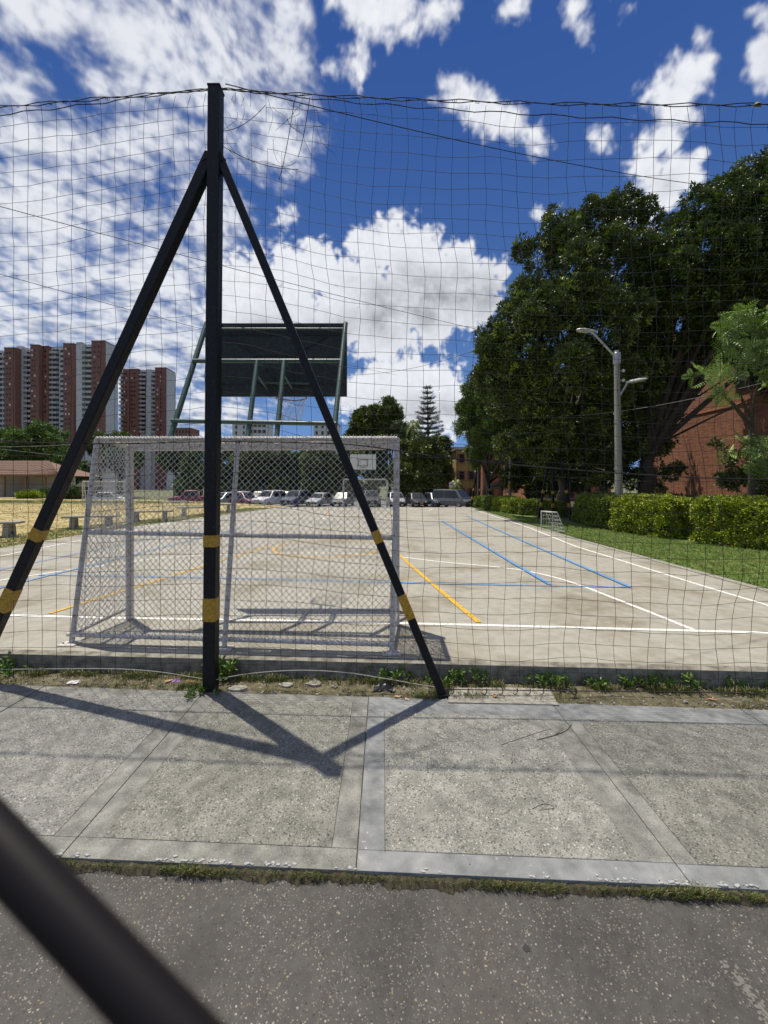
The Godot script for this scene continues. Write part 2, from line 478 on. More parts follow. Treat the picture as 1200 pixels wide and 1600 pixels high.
	im = grain(256, [[112, 0.05, 4, 0.9], [113, 0.3, 2, 0.4]], [[0.0, 0.09, 0.055, 0.04], [0.5, 0.2, 0.122, 0.088], [1.0, 0.31, 0.21, 0.16]])
	textured("clay", im, 1.6, 0.9)
	mat("dark_glass", lin(0.018, 0.02, 0.024), 0.12)
	mat("house_white", lin(0.72, 0.7, 0.64), 0.85)
	mat("yellow_render", lin(0.4, 0.28, 0.1), 0.9)
	mat("frame_brown", lin(0.2, 0.12, 0.075), 0.8)
	mat("rail_white", lin(0.43, 0.43, 0.42), 0.7)
	mat("blind_pale", lin(0.62, 0.62, 0.6), 0.7)
	mat("twine", lin(0.012, 0.012, 0.015), 0.8)
	mat("rope_dark", lin(0.02, 0.02, 0.022), 0.85)
	mat("rope_pale", lin(0.3, 0.29, 0.26), 0.85)
	mat("cable", lin(0.014, 0.014, 0.016), 0.7)
	mat("cable_pale", lin(0.22, 0.22, 0.22), 0.7)
	mat("galvanised", lin(0.42, 0.43, 0.44), 0.45, 0.6)
	mat("lamp_grey", lin(0.5, 0.51, 0.52), 0.5, 0.2)
	mat("lamp_lens", lin(0.5, 0.5, 0.48), 0.15)
	mat("porcelain", lin(0.55, 0.53, 0.5), 0.3)
	mat("tyre", lin(0.015, 0.015, 0.016), 0.9)
	mat("rim", lin(0.35, 0.35, 0.36), 0.35, 0.7)
	mat("head_glass", lin(0.55, 0.56, 0.58), 0.1)
	mat("tail_red", lin(0.3, 0.015, 0.015), 0.2)
	mat("plastic_black", lin(0.02, 0.02, 0.022), 0.6)
	mat("plate_yellow", lin(0.55, 0.42, 0.05), 0.6)
	mat("orange_metal", lin(0.13, 0.05, 0.025), 0.6, 0.0)
	mat("hoop_cord", lin(0.5, 0.49, 0.46), 0.9)
	mat("pad_dust", lin(0.15, 0.146, 0.13), 0.95)
	mat("pale_mortar", lin(0.36, 0.37, 0.37), 0.9)
	mat("purple_film", lin(0.2, 0.1, 0.3), 0.35)
	mat("black_film", lin(0.012, 0.012, 0.014), 0.3)
	mat("rail_enamel", lin(0.008, 0.0068, 0.0078), 0.55).metallic_specular = 0.3
	var lm := mat("dry_leaf", Color.WHITE, 0.8); lm.vertex_color_use_as_albedo = true
	lm = mat("chips", Color.WHITE, 0.9); lm.vertex_color_use_as_albedo = true
	leaf_mat("leaf_gloss", 0.4, 0.45)
	leaf_mat("leaf_soft", 0.55, 0.8)
	leaf_mat("leaf_hedge", 0.5, 0.35)
	leaf_mat("blade", 0.6, 0.6)

# ---------------------------------------------------------------- sky
const PUFFS := [[620, 392, 48], [575, 388, 34], [655, 402, 44], [690, 425, 46], [735, 432, 40], [775, 420, 22], [560, 440, 50], [490, 420, 42], [445, 405, 26], [400, 455, 56], [640, 465, 66], [715, 470, 52], [600, 510, 58], [520, 500, 50], [450, 495, 58], [680, 500, 36], [385, 500, 50],
	[600, 606, 40], [650, 596, 34], [700, 604, 32], [560, 620, 32], [640, 636, 50], [715, 622, 24], [690, 640, 36], [720, 150, 24], [750, 172, 30], [800, 198, 24], [840, 216, 20], [772, 192, 28], [705, 140, 18], [445, 342, 13], [555, 100, 18], [552, 78, 14], [562, 122, 12], [515, 108, 13],
	[605, 20, 44], [560, 6, 36], [640, 36, 26], [680, 22, 30], [700, 8, 20], [905, 45, 17], [895, 8, 14], [1094, 62, 13], [1066, 120, 34], [1045, 160, 36], [1090, 112, 24], [1035, 215, 30], [1015, 270, 32], [1060, 265, 34], [1085, 245, 18], [1000, 325, 28], [1035, 305, 26], [848, 335, 12], [1192, 90, 30], [1182, 112, 22], [1196, 30, 14], [940, 225, 16], [800, 5, 16], [980, 12, 10]]
# broken field of small clouds on the left: [x, y, radius x, radius y]
const FIELD := [[60, 20, 130, 60], [250, 40, 170, 80], [340, 110, 120, 60], [445, 70, 40, 90], [60, 210, 90, 50], [200, 230, 110, 50], [420, 200, 80, 80], [90, 320, 150, 90], [200, 440, 170, 110], [40, 480, 120, 120], [260, 560, 110, 90], [60, 620, 200, 60], [300, 640, 120, 50], [200, 130, 80, 36], [20, 120, 60, 60], [-150, 300, 200, 300], [330, 330, 60, 60]]

# shaded bases of the heavier clouds: [x, y, radius x, radius y, depth]
const BASES := [[655, 470, 95, 46, 0.95], [725, 462, 66, 46, 0.85], [600, 500, 80, 40, 0.7], [520, 515, 80, 34, 0.6], [430, 520, 80, 36, 0.55], [640, 432, 40, 30, 0.45], [640, 640, 90, 24, 0.6], [700, 640, 50, 20, 0.5], [1040, 290, 30, 20, 0.25], [560, 440, 40, 20, 0.25]]

var grid_a := PackedFloat32Array()   # puffs: how deep inside
var grid_b := PackedFloat32Array()   # shaded bases
var grid_c := PackedFloat32Array()   # broken field
const GW := 300
const GH := 200

func sky_grids() -> void:   # a coarse chart of where the clouds of this day stand, over the northern sky
	grid_a.resize(GW * GH); grid_b.resize(GW * GH); grid_c.resize(GW * GH)
	for j in GH:
		for i in GW:
			var x := i * 6.0 - 300.0; var y := j * 6.0 - 340.0
			var best := -1.0
			for p in PUFFS:
				var dx: float = (x - p[0]) / (p[2] * 1.25); var dy: float = (y - p[1]) / (p[2] * 1.25)
				best = maxf(best, (1.0 - sqrt(dx * dx + dy * dy)) * minf(p[2] / 34.0, 1.25))
			var sh := 0.0
			for p in BASES:
				var dx: float = (x - p[0]) / p[2]; var dy: float = (y - p[1]) / p[3]
				sh = maxf(sh, exp(-dx * dx - dy * dy) * p[4])
			var f := 0.0
			for p in FIELD:
				var dx: float = (x - p[0]) / p[2]; var dy: float = (y - p[1]) / p[3]
				f = maxf(f, 1.0 - 0.5 * (dx * dx + dy * dy))
			grid_a[j * GW + i] = best
			grid_b[j * GW + i] = sh
			grid_c[j * GW + i] = f

func chart(g: PackedFloat32Array, x: float, y: float) -> float:
	var u := clampf((x + 300.0) / 6.0, 0.0, GW - 1.01); var w := clampf((y + 340.0) / 6.0, 0.0, GH - 1.01)
	var i := int(u); var j := int(w); u -= i; w -= j
	var k := j * GW + i
	return lerpf(lerpf(g[k], g[k + 1], u), lerpf(g[k + GW], g[k + GW + 1], u), w)

const SW := 3072
const SH := 1536
var sky_rows := []
var n_soft := FastNoiseLite.new()
var n_fine := FastNoiseLite.new()
var n_wide := FastNoiseLite.new()

func sky_row(j: int) -> void:
	var row := PackedByteArray()
	row.resize(SW * 3)
	var el := (0.5 - (j + 0.5) / SH) * PI
	var sy := sin(el); var cy := cos(el)
	var up := clampf(sy, 0.0, 1.0)
	var t := pow(1.0 - up, 2.6)
	var br := lerpf(0.034, 0.21, t); var bg := lerpf(0.1, 0.4, t); var bb := lerpf(0.345, 0.76, t)
	for i in SW:
		var az := (i + 0.5) / SW * TAU          # the first column looks along -z
		var d := Vector3(sin(az) * cy, sy, -cos(az) * cy)
		var wide := n_wide.get_noise_3dv(d * 3.0)
		var wrp := d + Vector3(wide, n_wide.get_noise_3d(d.z * 3.0, d.x * 3.0, d.y * 3.0), 0.0) * 0.03
		# streets of small cloud run along one direction high up
		var pl := Vector2(wrp.x, wrp.z) / (up + 0.22)
		var along := pl.x * 0.75 - pl.y * 0.66; var across := pl.x * 0.66 + pl.y * 0.75
		var st := n_soft.get_noise_3d(along * 3.4, across * 7.6, 0.0)
		var fi := n_fine.get_noise_3dv(wrp * 11.0)
		var a := -1.0; var b := 0.0; var cfield := 0.0; var inside := 0.0
		if d.z < -0.25:
			var x := CX + d.x / -d.z * F; var y := HZ - sy / -d.z * F
			inside = clampf((1500.0 - absf(x - 600.0)) / 260.0 - 2.6, 0.0, 1.0) * clampf((y + 330.0) / 220.0, 0.0, 1.0)
			if inside > 0.0:
				a = chart(grid_a, x, y); b = chart(grid_b, x, y); cfield = chart(grid_c, x, y)
		var rip := n_soft.get_noise_3d(along * 17.0, across * 25.0, 3.0)
		var fz := n_fine.get_noise_3dv(wrp * 27.0)
		# broken field
		var other := clampf(0.62 + wide * 1.2, 0.0, 1.0)
		var cf := lerpf(other * 0.85, cfield, inside)
		var f3 := n_fine.get_noise_3dv(wrp * 48.0)
		var tex := st * 0.5 + fi * 0.42 + rip * 0.3 + fz * 0.26 + f3 * 0.16
		var den := smoothstep(0.08, 1.2, cf * 0.82 + tex + 0.06) * smoothstep(0.0, 0.3, cf)
		var lum := 0.76 + 0.2 * smoothstep(0.1, 0.95, den) + rip * 0.07 + fz * 0.1 + f3 * 0.08
		lum -= 0.34 * smoothstep(0.5, 0.15, up) * smoothstep(-0.1, 0.4, -st + fi * 0.5)
		# puffs
		var ed := a * 0.95 + fi * 0.46 + fz * 0.42 + f3 * 0.22 + st * 0.1
		var crisp := smoothstep(0.7, 0.45, up)
		var pu := smoothstep(lerpf(-0.22, -0.05, crisp), lerpf(0.6, 0.3, crisp), ed) * inside
		var sh := b * (0.85 + fi * 0.9 + fz * 0.35)
		var pl2 := lerpf(0.94, 0.4, clampf(sh, 0.0, 1.0)) + fz * 0.07 + f3 * 0.06
		var k := den * 0.93
		var cl := clampf(lum, 0.3, 0.95)
		var r := lerpf(br, cl * 0.95, k); var g := lerpf(bg, cl * 0.975, k); var bl := lerpf(bb, minf(cl * 1.03, 1.0), k)
		var q := pu * 0.97
		r = lerpf(r, pl2 * 0.965, q); g = lerpf(g, pl2 * 0.985, q); bl = lerpf(bl, minf(pl2 * 1.0 + 0.035, 1.0), q)
		var o := i * 3
		row[o] = int(255.0 * clampf(1.055 * pow(r, 0.41667) - 0.055, 0.0, 1.0))
		row[o + 1] = int(255.0 * clampf(1.055 * pow(g, 0.41667) - 0.055, 0.0, 1.0))
		row[o + 2] = int(255.0 * clampf(1.055 * pow(bl, 0.41667) - 0.055, 0.0, 1.0))
	sky_rows[j] = row

func sky_panorama() -> ImageTexture:
	sky_grids()
	n_soft.seed = 3; n_soft.frequency = 1.0; n_soft.fractal_octaves = 4; n_soft.noise_type = FastNoiseLite.TYPE_SIMPLEX
	n_fine.seed = 8; n_fine.frequency = 1.0; n_fine.fractal_octaves = 5; n_fine.fractal_gain = 0.55; n_fine.noise_type = FastNoiseLite.TYPE_SIMPLEX
	n_wide.seed = 12; n_wide.frequency = 1.0; n_wide.fractal_octaves = 3; n_wide.noise_type = FastNoiseLite.TYPE_SIMPLEX
	sky_rows.resize(SH)
	var half := SH / 2 + 8
	var id := WorkerThreadPool.add_group_task(sky_row, half)
	WorkerThreadPool.wait_for_group_task_completion(id)
	var all := PackedByteArray()
	for j in half: all.append_array(sky_rows[j])
	var low := PackedByteArray()
	low.resize(SW * 3)
	for i in SW:
		low[i * 3] = 118; low[i * 3 + 1] = 118; low[i * 3 + 2] = 108
	for j in SH - half: all.append_array(low)
	sky_rows.clear()
	return ImageTexture.create_from_image(Image.create_from_data(SW, SH, false, Image.FORMAT_RGB8, all))

# ---------------------------------------------------------------- foliage
func leaf_sprig(seed_: int, count: int, length: float, width: float, spread: float, cols: Array) -> ArrayMesh:
	var g := Geo.new()
	var r := RandomNumberGenerator.new(); r.seed = seed_
	for i in count:
		var a := TAU * (i * 0.381966 + r.randf() * 0.12)
		var tilt := r.randf_range(0.15, 1.0) * spread
		var d := Vector3(cos(a) * sin(tilt), cos(tilt), sin(a) * sin(tilt)).normalized()
		var side := d.cross(Vector3(r.randf_range(-1, 1), r.randf_range(-1, 1), r.randf_range(-1, 1))).normalized()
		var up := side.cross(d).normalized()
		var l := length * r.randf_range(0.7, 1.2); var w := width * r.randf_range(0.8, 1.15)
		var o := d * length * r.randf_range(0.05, 0.75) + Vector3(r.randf_range(-1, 1), r.randf_range(-1, 1), r.randf_range(-1, 1)) * length * 0.3
		var p0 := o; var p2 := o + d * l - up * l * 0.12
		var mid := o + d * l * 0.45
		var ml := mid + side * w * 0.5 + up * w * 0.16; var mr := mid - side * w * 0.5 + up * w * 0.16
		var c: Color = cols[r.randi() % cols.size()]
		g.tint = c * r.randf_range(0.8, 1.2)
		g.tri(p0, ml, mid); g.tri(ml, p2, mid); g.tri(p0, mid, mr); g.tri(mid, p2, mr)
	return g.mesh()

func frond_sprig(seed_: int, fronds: int, length: float, leaflet: float, droop: float, cols: Array, pairs := 9) -> ArrayMesh:
	var g := Geo.new()
	var r := RandomNumberGenerator.new(); r.seed = seed_
	for i in fronds:
		var a := TAU * (i + r.randf() * 0.5) / fronds
		var tilt := r.randf_range(0.5, 1.25)
		var d := Vector3(cos(a) * sin(tilt), cos(tilt), sin(a) * sin(tilt))
		var side := d.cross(Vector3.UP).normalized()
		var l := length * r.randf_range(0.75, 1.1)
		g.tint = (cols[r.randi() % cols.size()] as Color) * r.randf_range(0.85, 1.15)
		var last := Vector3.ZERO
		for k in range(1, pairs + 1):
			var t := float(k) / pairs
			var p := d * l * t - Vector3(0, droop * l * t * t, 0)
			var w := leaflet * (0.55 + 0.9 * sin(PI * clampf(t * 0.85 + 0.1, 0, 1)))
			for s in [-1.0, 1.0]:
				var q: Vector3 = p + side * s * w + d * w * 0.35 - Vector3(0, w * 0.28, 0)
				var f := d * w * 0.19
				g.tri(p, (p + q) * 0.5 + f, q); g.tri(p, q, (p + q) * 0.5 - f)
			g.tri(last + side * 0.006, p, last - side * 0.006)
			last = p
	return g.mesh()

# points through the outer part of a set of blobs [centre, radius (or Vector3 radii)]
func crown_points(blobs: Array, count: int, seed_: int, inner := 0.45, size := Vector2(0.8, 1.3), bias := 0.5) -> Array:
	var r := RandomNumberGenerator.new(); r.seed = seed_
	var w := PackedFloat32Array(); var sum := 0.0
	for b in blobs:
		var rr: Vector3 = b[1] if b[1] is Vector3 else Vector3.ONE * b[1]
		sum += pow(rr.x * rr.y * rr.z, 0.72)
		w.append(sum)
	var out := []
	while out.size() < count:
		var t := r.randf() * sum
		var k := 0
		while w[k] < t: k += 1
		var rr: Vector3 = blobs[k][1] if blobs[k][1] is Vector3 else Vector3.ONE * blobs[k][1]
		var d := Vector3(r.randfn(), r.randfn(), r.randfn()).normalized()
		var lump := 1.0 + 0.22 * wob.get_noise_3dv((blobs[k][0] + d * rr) * 9.0) + 0.16 * wob.get_noise_3dv((blobs[k][0] + d * rr) * 31.0)
		var f := (inner + (1.0 - inner) * pow(r.randf(), 0.55)) * lump
		var p: Vector3 = blobs[k][0] + d * rr * f
		# sparse pockets so that what lies behind shows between the clumps
		if wob.get_noise_3dv(p * 24.0 + Vector3(seed_, 0, 0)) < -0.1 and r.randf() < 0.85: continue
		var u := (d + Vector3.UP * bias + Vector3(r.randf_range(-1, 1), r.randf_range(-1, 1), r.randf_range(-1, 1)) * 0.7).normalized()
		var x := u.cross(Vector3(r.randf_range(-1, 1), r.randf_range(-1, 1), r.randf_range(-1, 1))).normalized()
		var s := r.randf_range(size.x, size.y)
		out.append(Transform3D(Basis(x * s, u * s, x.cross(u) * s), p))
	return out

# smaller masses budding from the outside of larger ones
func budded(blobs: Array, seed_: int, each := 5) -> Array:
	var r := RandomNumberGenerator.new(); r.seed = seed_
	var out := []
	for b in blobs:
		var rad: float = b[1]
		out.append([b[0], rad * 0.74])
		for i in each:
			var d := Vector3(r.randfn(), r.randfn() * 0.8 + 0.25, r.randfn()).normalized()
			out.append([b[0] + d * rad * r.randf_range(0.7, 1.02), rad * r.randf_range(0.22, 0.42)])
	return out

func tints(n: int, seed_: int, cols: Array, spread := 0.25) -> Array:
	var r := RandomNumberGenerator.new(); r.seed = seed_
	var out := []
	for i in n:
		var c: Color = cols[r.randi() % cols.size()]
		var k := r.randf_range(1.0 - spread, 1.0 + spread)
		out.append(Color(c.r * k, c.g * k, c.b * k))
	return out

# blades change from one colour to another in patches of ground
func patch_tints(list: Array, seed_: int, a: Array, b: Array) -> Array:
	var r := RandomNumberGenerator.new(); r.seed = seed_
	var out := []
	for t in list:
		var o: Vector3 = t.origin
		var w := clampf(0.5 + 1.1 * wob.get_noise_2d(o.x * 22.0 + seed_, o.z * 22.0) + 0.6 * wob.get_noise_2d(o.x * 90.0, o.z * 90.0), 0.0, 1.0)
		out.append((a[r.randi() % a.size()] as Color).lerp(b[r.randi() % b.size()], w) * r.randf_range(0.8, 1.2))
	return out

func limbs(trunk: Geo, base: Vector3, fork: Vector3, ends: Array, r0: float, r1: float, seed_: int) -> void:
	var r := RandomNumberGenerator.new(); r.seed = seed_
	var p := PackedVector3Array()
	for i in 9:
		var t := i / 8.0
		p.append(base.lerp(fork, t) + Vector3(r.randf_range(-1, 1), 0, r.randf_range(-1, 1)) * r0 * 0.35 * sin(t * PI))
	trunk.tube(p, r0 * 1.15, r1, 9)
	for e in ends:
		var q := PackedVector3Array()
		var a: Vector3 = fork.lerp(base, r.randf() * 0.25)
		var m: Vector3 = a.lerp(e, 0.5) + Vector3(r.randf_range(-0.3, 0.3), r.randf_range(0.0, 0.5), r.randf_range(-0.3, 0.3)) * a.distance_to(e) * 0.25
		for i in 8:
			var t := i / 7.0
			q.append(a.lerp(m, t).lerp(m.lerp(e, t), t))
		trunk.tube(q, r1 * 0.75, r1 * 0.12, 6)

func tree(called: String, label: String, group: String, base: Vector3, fork_h: float, blobs: Array, count: int, leaf: Mesh, m: Material, cols: Array, seed_: int, r0 := 0.22, size := Vector2(0.8, 1.3), inner := 0.45, buds := 4, every := 1) -> Node3D:
	var t := thing(called, label, "tree", base, 0.0, group)
	var local := []
	var ends := []
	for b in blobs:
		local.append([b[0] - base, b[1]])
		if local.size() % every == 0: ends.append(b[0] - base)
	local = budded(local, seed_ + 5, buds)
	var g := Geo.new()
	limbs(g, Vector3(0, -0.3, 0), Vector3(0.0, fork_h, 0.0), ends, r0, r0 * 0.6, seed_)
	obj("trunk", g, M.bark, t)
	scatter("crown", leaf, m, crown_points(local, count, seed_, inner, size), tints(count, seed_ + 1, cols), t)
	return t

# ---------------------------------------------------------------- vehicles
func loft(g: Geo, rings: Array) -> void:
	for i in rings.size() - 1:
		var a: Array = rings[i]; var b: Array = rings[i + 1]
		for j in a.size():
			var k := (j + 1) % a.size()
			g.quad_out(a[j], a[k], b[k], b[j], (a[j] + a[k]) * 0.5 * Vector3(1, 1, 0) - Vector3(0, 0.7, 0))
	for e in [0, rings.size() - 1]:
		var a: Array = rings[e]
		var cen := Vector3()
		for p in a: cen += p / a.size()
		for j in a.size():
			g.tri_out(cen, a[j], a[(j + 1) % a.size()], Vector3(0, 0, -1 if e == 0 else 1))

# kind: sedan, hatch, suv, van, pickup; the front looks along +z
func vehicle(called: String, label: String, category: String, kind: String, paint: StandardMaterial3D, where: Vector3, turn: float) -> Node3D:
	var t := thing(called, label, category, where, turn, "cars in the car park")
	var L := 4.2; var W := 0.86; var belt := 0.86; var roof := 1.45; var hood := 0.82
	var c := [-2.0, -1.35, 0.35, 1.15]      # cabin: rear foot, rear roof, front roof, windscreen foot
	if kind == "hatch": L = 3.8; c = [-1.82, -1.5, 0.35, 1.1]; roof = 1.5
	elif kind == "suv": L = 4.4; c = [-2.1, -1.75, 0.4, 1.15]; roof = 1.72; belt = 1.02; hood = 1.0; W = 0.92
	elif kind == "van": L = 4.3; c = [-2.1, -2.0, 0.9, 1.75]; roof = 1.85; belt = 1.0; hood = 0.98; W = 0.85
	elif kind == "pickup": L = 5.0; c = [-0.75, -0.55, 0.75, 1.4]; roof = 1.7; belt = 1.02; hood = 1.02; W = 0.9
	elif kind == "sedan": L = 4.3; c = [-1.75, -1.1, 0.3, 1.1]
	var h := L / 2
	var g := Geo.new()
	var rings := []
	for s in [[-h, 0.5, belt - 0.1, 0.86], [-h + 0.08, 0.3, belt - 0.02, 0.95], [-h + 0.4, 0.24, belt, 1.0], [c[3] - 0.25, 0.24, belt, 1.0], [c[3], 0.24, belt - 0.01, 1.0], [h - 0.45, 0.24, hood - 0.06, 0.97], [h - 0.12, 0.26, hood - 0.16, 0.9], [h, 0.36, hood - 0.3, 0.8]]:
		var w: float = W * s[3]
		var y0: float = s[1]; var y1: float = s[2]
		var ring := []
		for q in [[-0.88, y0], [-1.0, y0 + 0.12], [-1.02, lerpf(y0, y1, 0.6)], [-0.95, y1 - 0.03], [-0.8, y1 + 0.015], [0.8, y1 + 0.015], [0.95, y1 - 0.03], [1.02, lerpf(y0, y1, 0.6)], [1.0, y0 + 0.12], [0.88, y0]]:
			ring.append(Vector3(q[0] * w, q[1], s[0]))
		rings.append(ring)
	loft(g, rings)
	obj("body", g, paint, t)
	# cabin with its panes
	g = Geo.new()
	rings = []
	for s in [[c[0], 0.05, 0.93], [c[1], roof - belt, 0.76], [c[1] * 0.6 + c[2] * 0.4, roof - belt + 0.04, 0.77], [c[2], roof - belt, 0.76], [c[3], 0.02, 0.93]]:
		var ring := []
		for q in [[-W * 0.94, belt - 0.05], [-W * s[2], belt + s[1] - 0.05], [-W * s[2] * 0.86, belt + s[1]], [W * s[2] * 0.86, belt + s[1]], [W * s[2], belt + s[1] - 0.05], [W * 0.94, belt - 0.05]]:
			ring.append(Vector3(q[0], q[1], s[0]))
		rings.append(ring)
	loft(g, rings)
	obj("cabin", g, paint, t)
	var rh := roof - belt
	for fr in [[2, 3, 1.0, "windscreen"], [1, 0, -1.0, "rear_window"]]:
		g = Geo.new()
		var za: float = c[fr[0]]; var zb: float = c[fr[1]]
		var dz: float = zb - za
		var o := Vector3(0, 0.02, 0.02 * fr[2])
		g.quad_out(Vector3(-W * 0.86, belt + 0.05, zb - dz * 0.08) + o, Vector3(W * 0.86, belt + 0.05, zb - dz * 0.08) + o, Vector3(W * 0.66, belt + rh * 0.92, za + dz * 0.06) + o, Vector3(-W * 0.66, belt + rh * 0.92, za + dz * 0.06) + o, Vector3(0, 0.4, fr[2]))
		obj(fr[3], g, M.dark_glass, t)
	for s in [-1.0, 1.0]:
		var zs := [[lerpf(c[0], c[1], 0.75), lerpf(c[1], c[2], 0.5) - 0.05], [lerpf(c[1], c[2], 0.5) + 0.05, lerpf(c[2], c[3], 0.55)]]
		if kind == "pickup": zs = [[c[1] + 0.05, lerpf(c[2], c[3], 0.5)]]
		for z in zs:
			g = Geo.new()
			var zt0: float = clampf(z[0], c[1] + 0.04, c[2] - 0.04); var zt1: float = clampf(z[1], c[1] + 0.04, c[2] - 0.04)
			g.quad_out(Vector3(s * (W * 0.935 + 0.012), belt + 0.03, z[0]), Vector3(s * (W * 0.935 + 0.012), belt + 0.03, z[1]), Vector3(s * (W * 0.785 + 0.02), belt + rh - 0.1, zt1), Vector3(s * (W * 0.785 + 0.02), belt + rh - 0.1, zt0), Vector3(s, 0.2, 0))
			obj("side_window", g, M.dark_glass, t)
		g = Geo.new()
		g.cube(Vector3(s * (W + 0.1), belt + 0.06, c[3] - 0.28), Vector3(0.18, 0.12, 0.08), 0.02)
		obj("mirror", g, paint, t)
		g = Geo.new()
		g.box(Transform3D(Basis(Vector3.UP, s * 0.25), Vector3(s * W * 0.66, hood - 0.3, h - 0.1)), Vector3(0.38, 0.16, 0.14), 0.04)
		obj("headlight", g, M.head_glass, t)
		g = Geo.new()
		g.cube(Vector3(s * W * 0.78, belt - 0.18, -h + 0.05), Vector3(0.2, 0.2, 0.1), 0.03)
		obj("tail_light", g, M.tail_red, t)
		for z in [-L * 0.31, L * 0.32]:
			g = Geo.new()
			var ax := Transform3D(Basis(Vector3.BACK, -PI / 2), Vector3(s * (W - 0.1), 0.31, z))
			g.lathe(ax, PackedVector2Array([Vector2(0.02, -0.1), Vector2(0.28, -0.1), Vector2(0.31, -0.07), Vector2(0.31, 0.07), Vector2(0.28, 0.1), Vector2(0.2, 0.1)]), 14)
			g.lathe(ax, PackedVector2Array([Vector2(0.2, -0.1), Vector2(0.28, -0.1)]), 14)
			var wh := obj("wheel", g, M.tyre, t)
			g = Geo.new()
			g.lathe(Transform3D(ax.basis * Basis(Vector3.RIGHT, 0.0 if s > 0 else PI), ax.origin), PackedVector2Array([Vector2(0.205, 0.07), Vector2(0.2, 0.112), Vector2(0.13, 0.1), Vector2(0.0, 0.115)]), 10)
			obj("rim", g, M.rim, wh)
	g = Geo.new()
	g.cube(Vector3(0, 0.42, h - 0.02), Vector3(W * 1.5, 0.16, 0.14), 0.03)
	g.cube(Vector3(0, hood - 0.3, h - 0.02), Vector3(W * 0.8, 0.1, 0.1), 0.02)
	obj("grille", g, M.plastic_black, t)
	g = Geo.new()
	g.cube(Vector3(0, 0.46, h + 0.055), Vector3(0.33, 0.15, 0.012))
	obj("number_plate", g, M.plate_yellow, t)
	if kind == "pickup":
		g = Geo.new()
		g.cube(Vector3(0, belt + 0.02, -1.65), Vector3(W * 1.5, 0.03, 1.5), 0.005)
		obj("load_bed", g, M.plastic_black, t)
		g = Geo.new()
		for s in [-1.0, 1.0]:
			g.line(Vector3(s * W * 0.8, belt, -0.85), Vector3(s * W * 0.8, roof - 0.05, -0.85), 0.03, 6)
			g.line(Vector3(s * W * 0.8, belt, -2.3), Vector3(s * W * 0.8, roof - 0.05, -2.3), 0.03, 6)
			g.line(Vector3(s * W * 0.8, roof - 0.05, -0.85), Vector3(s * W * 0.8, roof - 0.05, -2.3), 0.03, 6)
		g.line(Vector3(-W * 0.8, roof - 0.05, -2.3), Vector3(W * 0.8, roof - 0.05, -2.3), 0.03, 6)
		obj("load_rack", g, M.plastic_black, t)
	return t

# ---------------------------------------------------------------- street furniture
func lumpy_line(a: Vector3, b: Vector3, n: int, amp: float, seed_: int) -> PackedVector3Array:
	var r := RandomNumberGenerator.new(); r.seed = seed_
	var p := PackedVector3Array()
	for i in n + 1:
		p.append(a.lerp(b, float(i) / n) + Vector3(r.randf_range(-1, 1), r.randf_range(-1, 1), r.randf_range(-1, 1)) * amp)
	return p

func band(parent: Node, a: Vector3, b: Vector3, w: float, up: Vector3) -> void:
	var g := Geo.new()
	g.bar(a, b, w, w, 0.004, up)
	obj("painted_band", g, M.band_yellow, parent)

# steel post with two raking braces, all places relative to the foot of the post
func net_post(label: String, where: Vector3, top: Vector3, fork: float, feet: Array, widths: Array, bands: Array) -> Node3D:
	var t := thing("net_post", label, "post", where, 0.0, "black steel posts of the netting fence")
	var g := Geo.new()
	g.bar(Vector3(0, -0.08, 0), top, 0.1, 0.1, 0.007, Vector3.BACK)
	obj("pole", g, M.black_steel, t)
	g = Geo.new()
	g.bar(top + Vector3(0, -0.004, 0), top + Vector3(0, 0.012, 0), 0.107, 0.107, 0.003, Vector3.BACK)
	obj("cap", g, M.black_steel, t)
	var dir := top.normalized()
	for b in bands:
		band(t, dir * b[0], dir * b[1], 0.1042, Vector3.BACK)
	for i in feet.size():
		var f: Vector3 = feet[i]
		var a: Vector3 = dir * fork + Vector3(signf(f.x) * 0.03, 0, 0)
		var br := Geo.new()
		br.bar(f + (f - a).normalized() * 0.06, a, widths[i], widths[i], 0.006, Vector3.BACK)
		var o := obj("brace", br, M.black_steel, t)
		for b in bands:
			var k0: float = (b[0] + 0.04 - f.y) / (a.y - f.y); var k1: float = (b[1] + 0.04 - f.y) / (a.y - f.y)
			var bg := Geo.new()
			bg.bar(f.lerp(a, k0), f.lerp(a, k1), widths[i] + 0.005, widths[i] + 0.005, 0.004, Vector3.BACK)
			obj("painted_band", bg, M.band_yellow, o)
		var wd := Geo.new()
		for k in 9:
			var w := TAU * k / 9.0
			wd.box(Transform3D(Basis.from_euler(Vector3(w, w * 2.0, 0)), a + (f - a).normalized() * 0.1 + Vector3(cos(w) * widths[i] * 0.2, 0.05 - 0.012 * k, sin(w) * widths[i] * 0.55)), Vector3(0.02, 0.016, 0.016), 0.005)
		obj("weld_bead", wd, M.black_steel, o)
		var pl := Geo.new()
		pl.cube(f + Vector3(0, 0.01, 0), Vector3(widths[i] + 0.03, 0.05, widths[i] + 0.03), 0.006)
		obj("foot_collar", pl, M.black_steel, t)
	return t

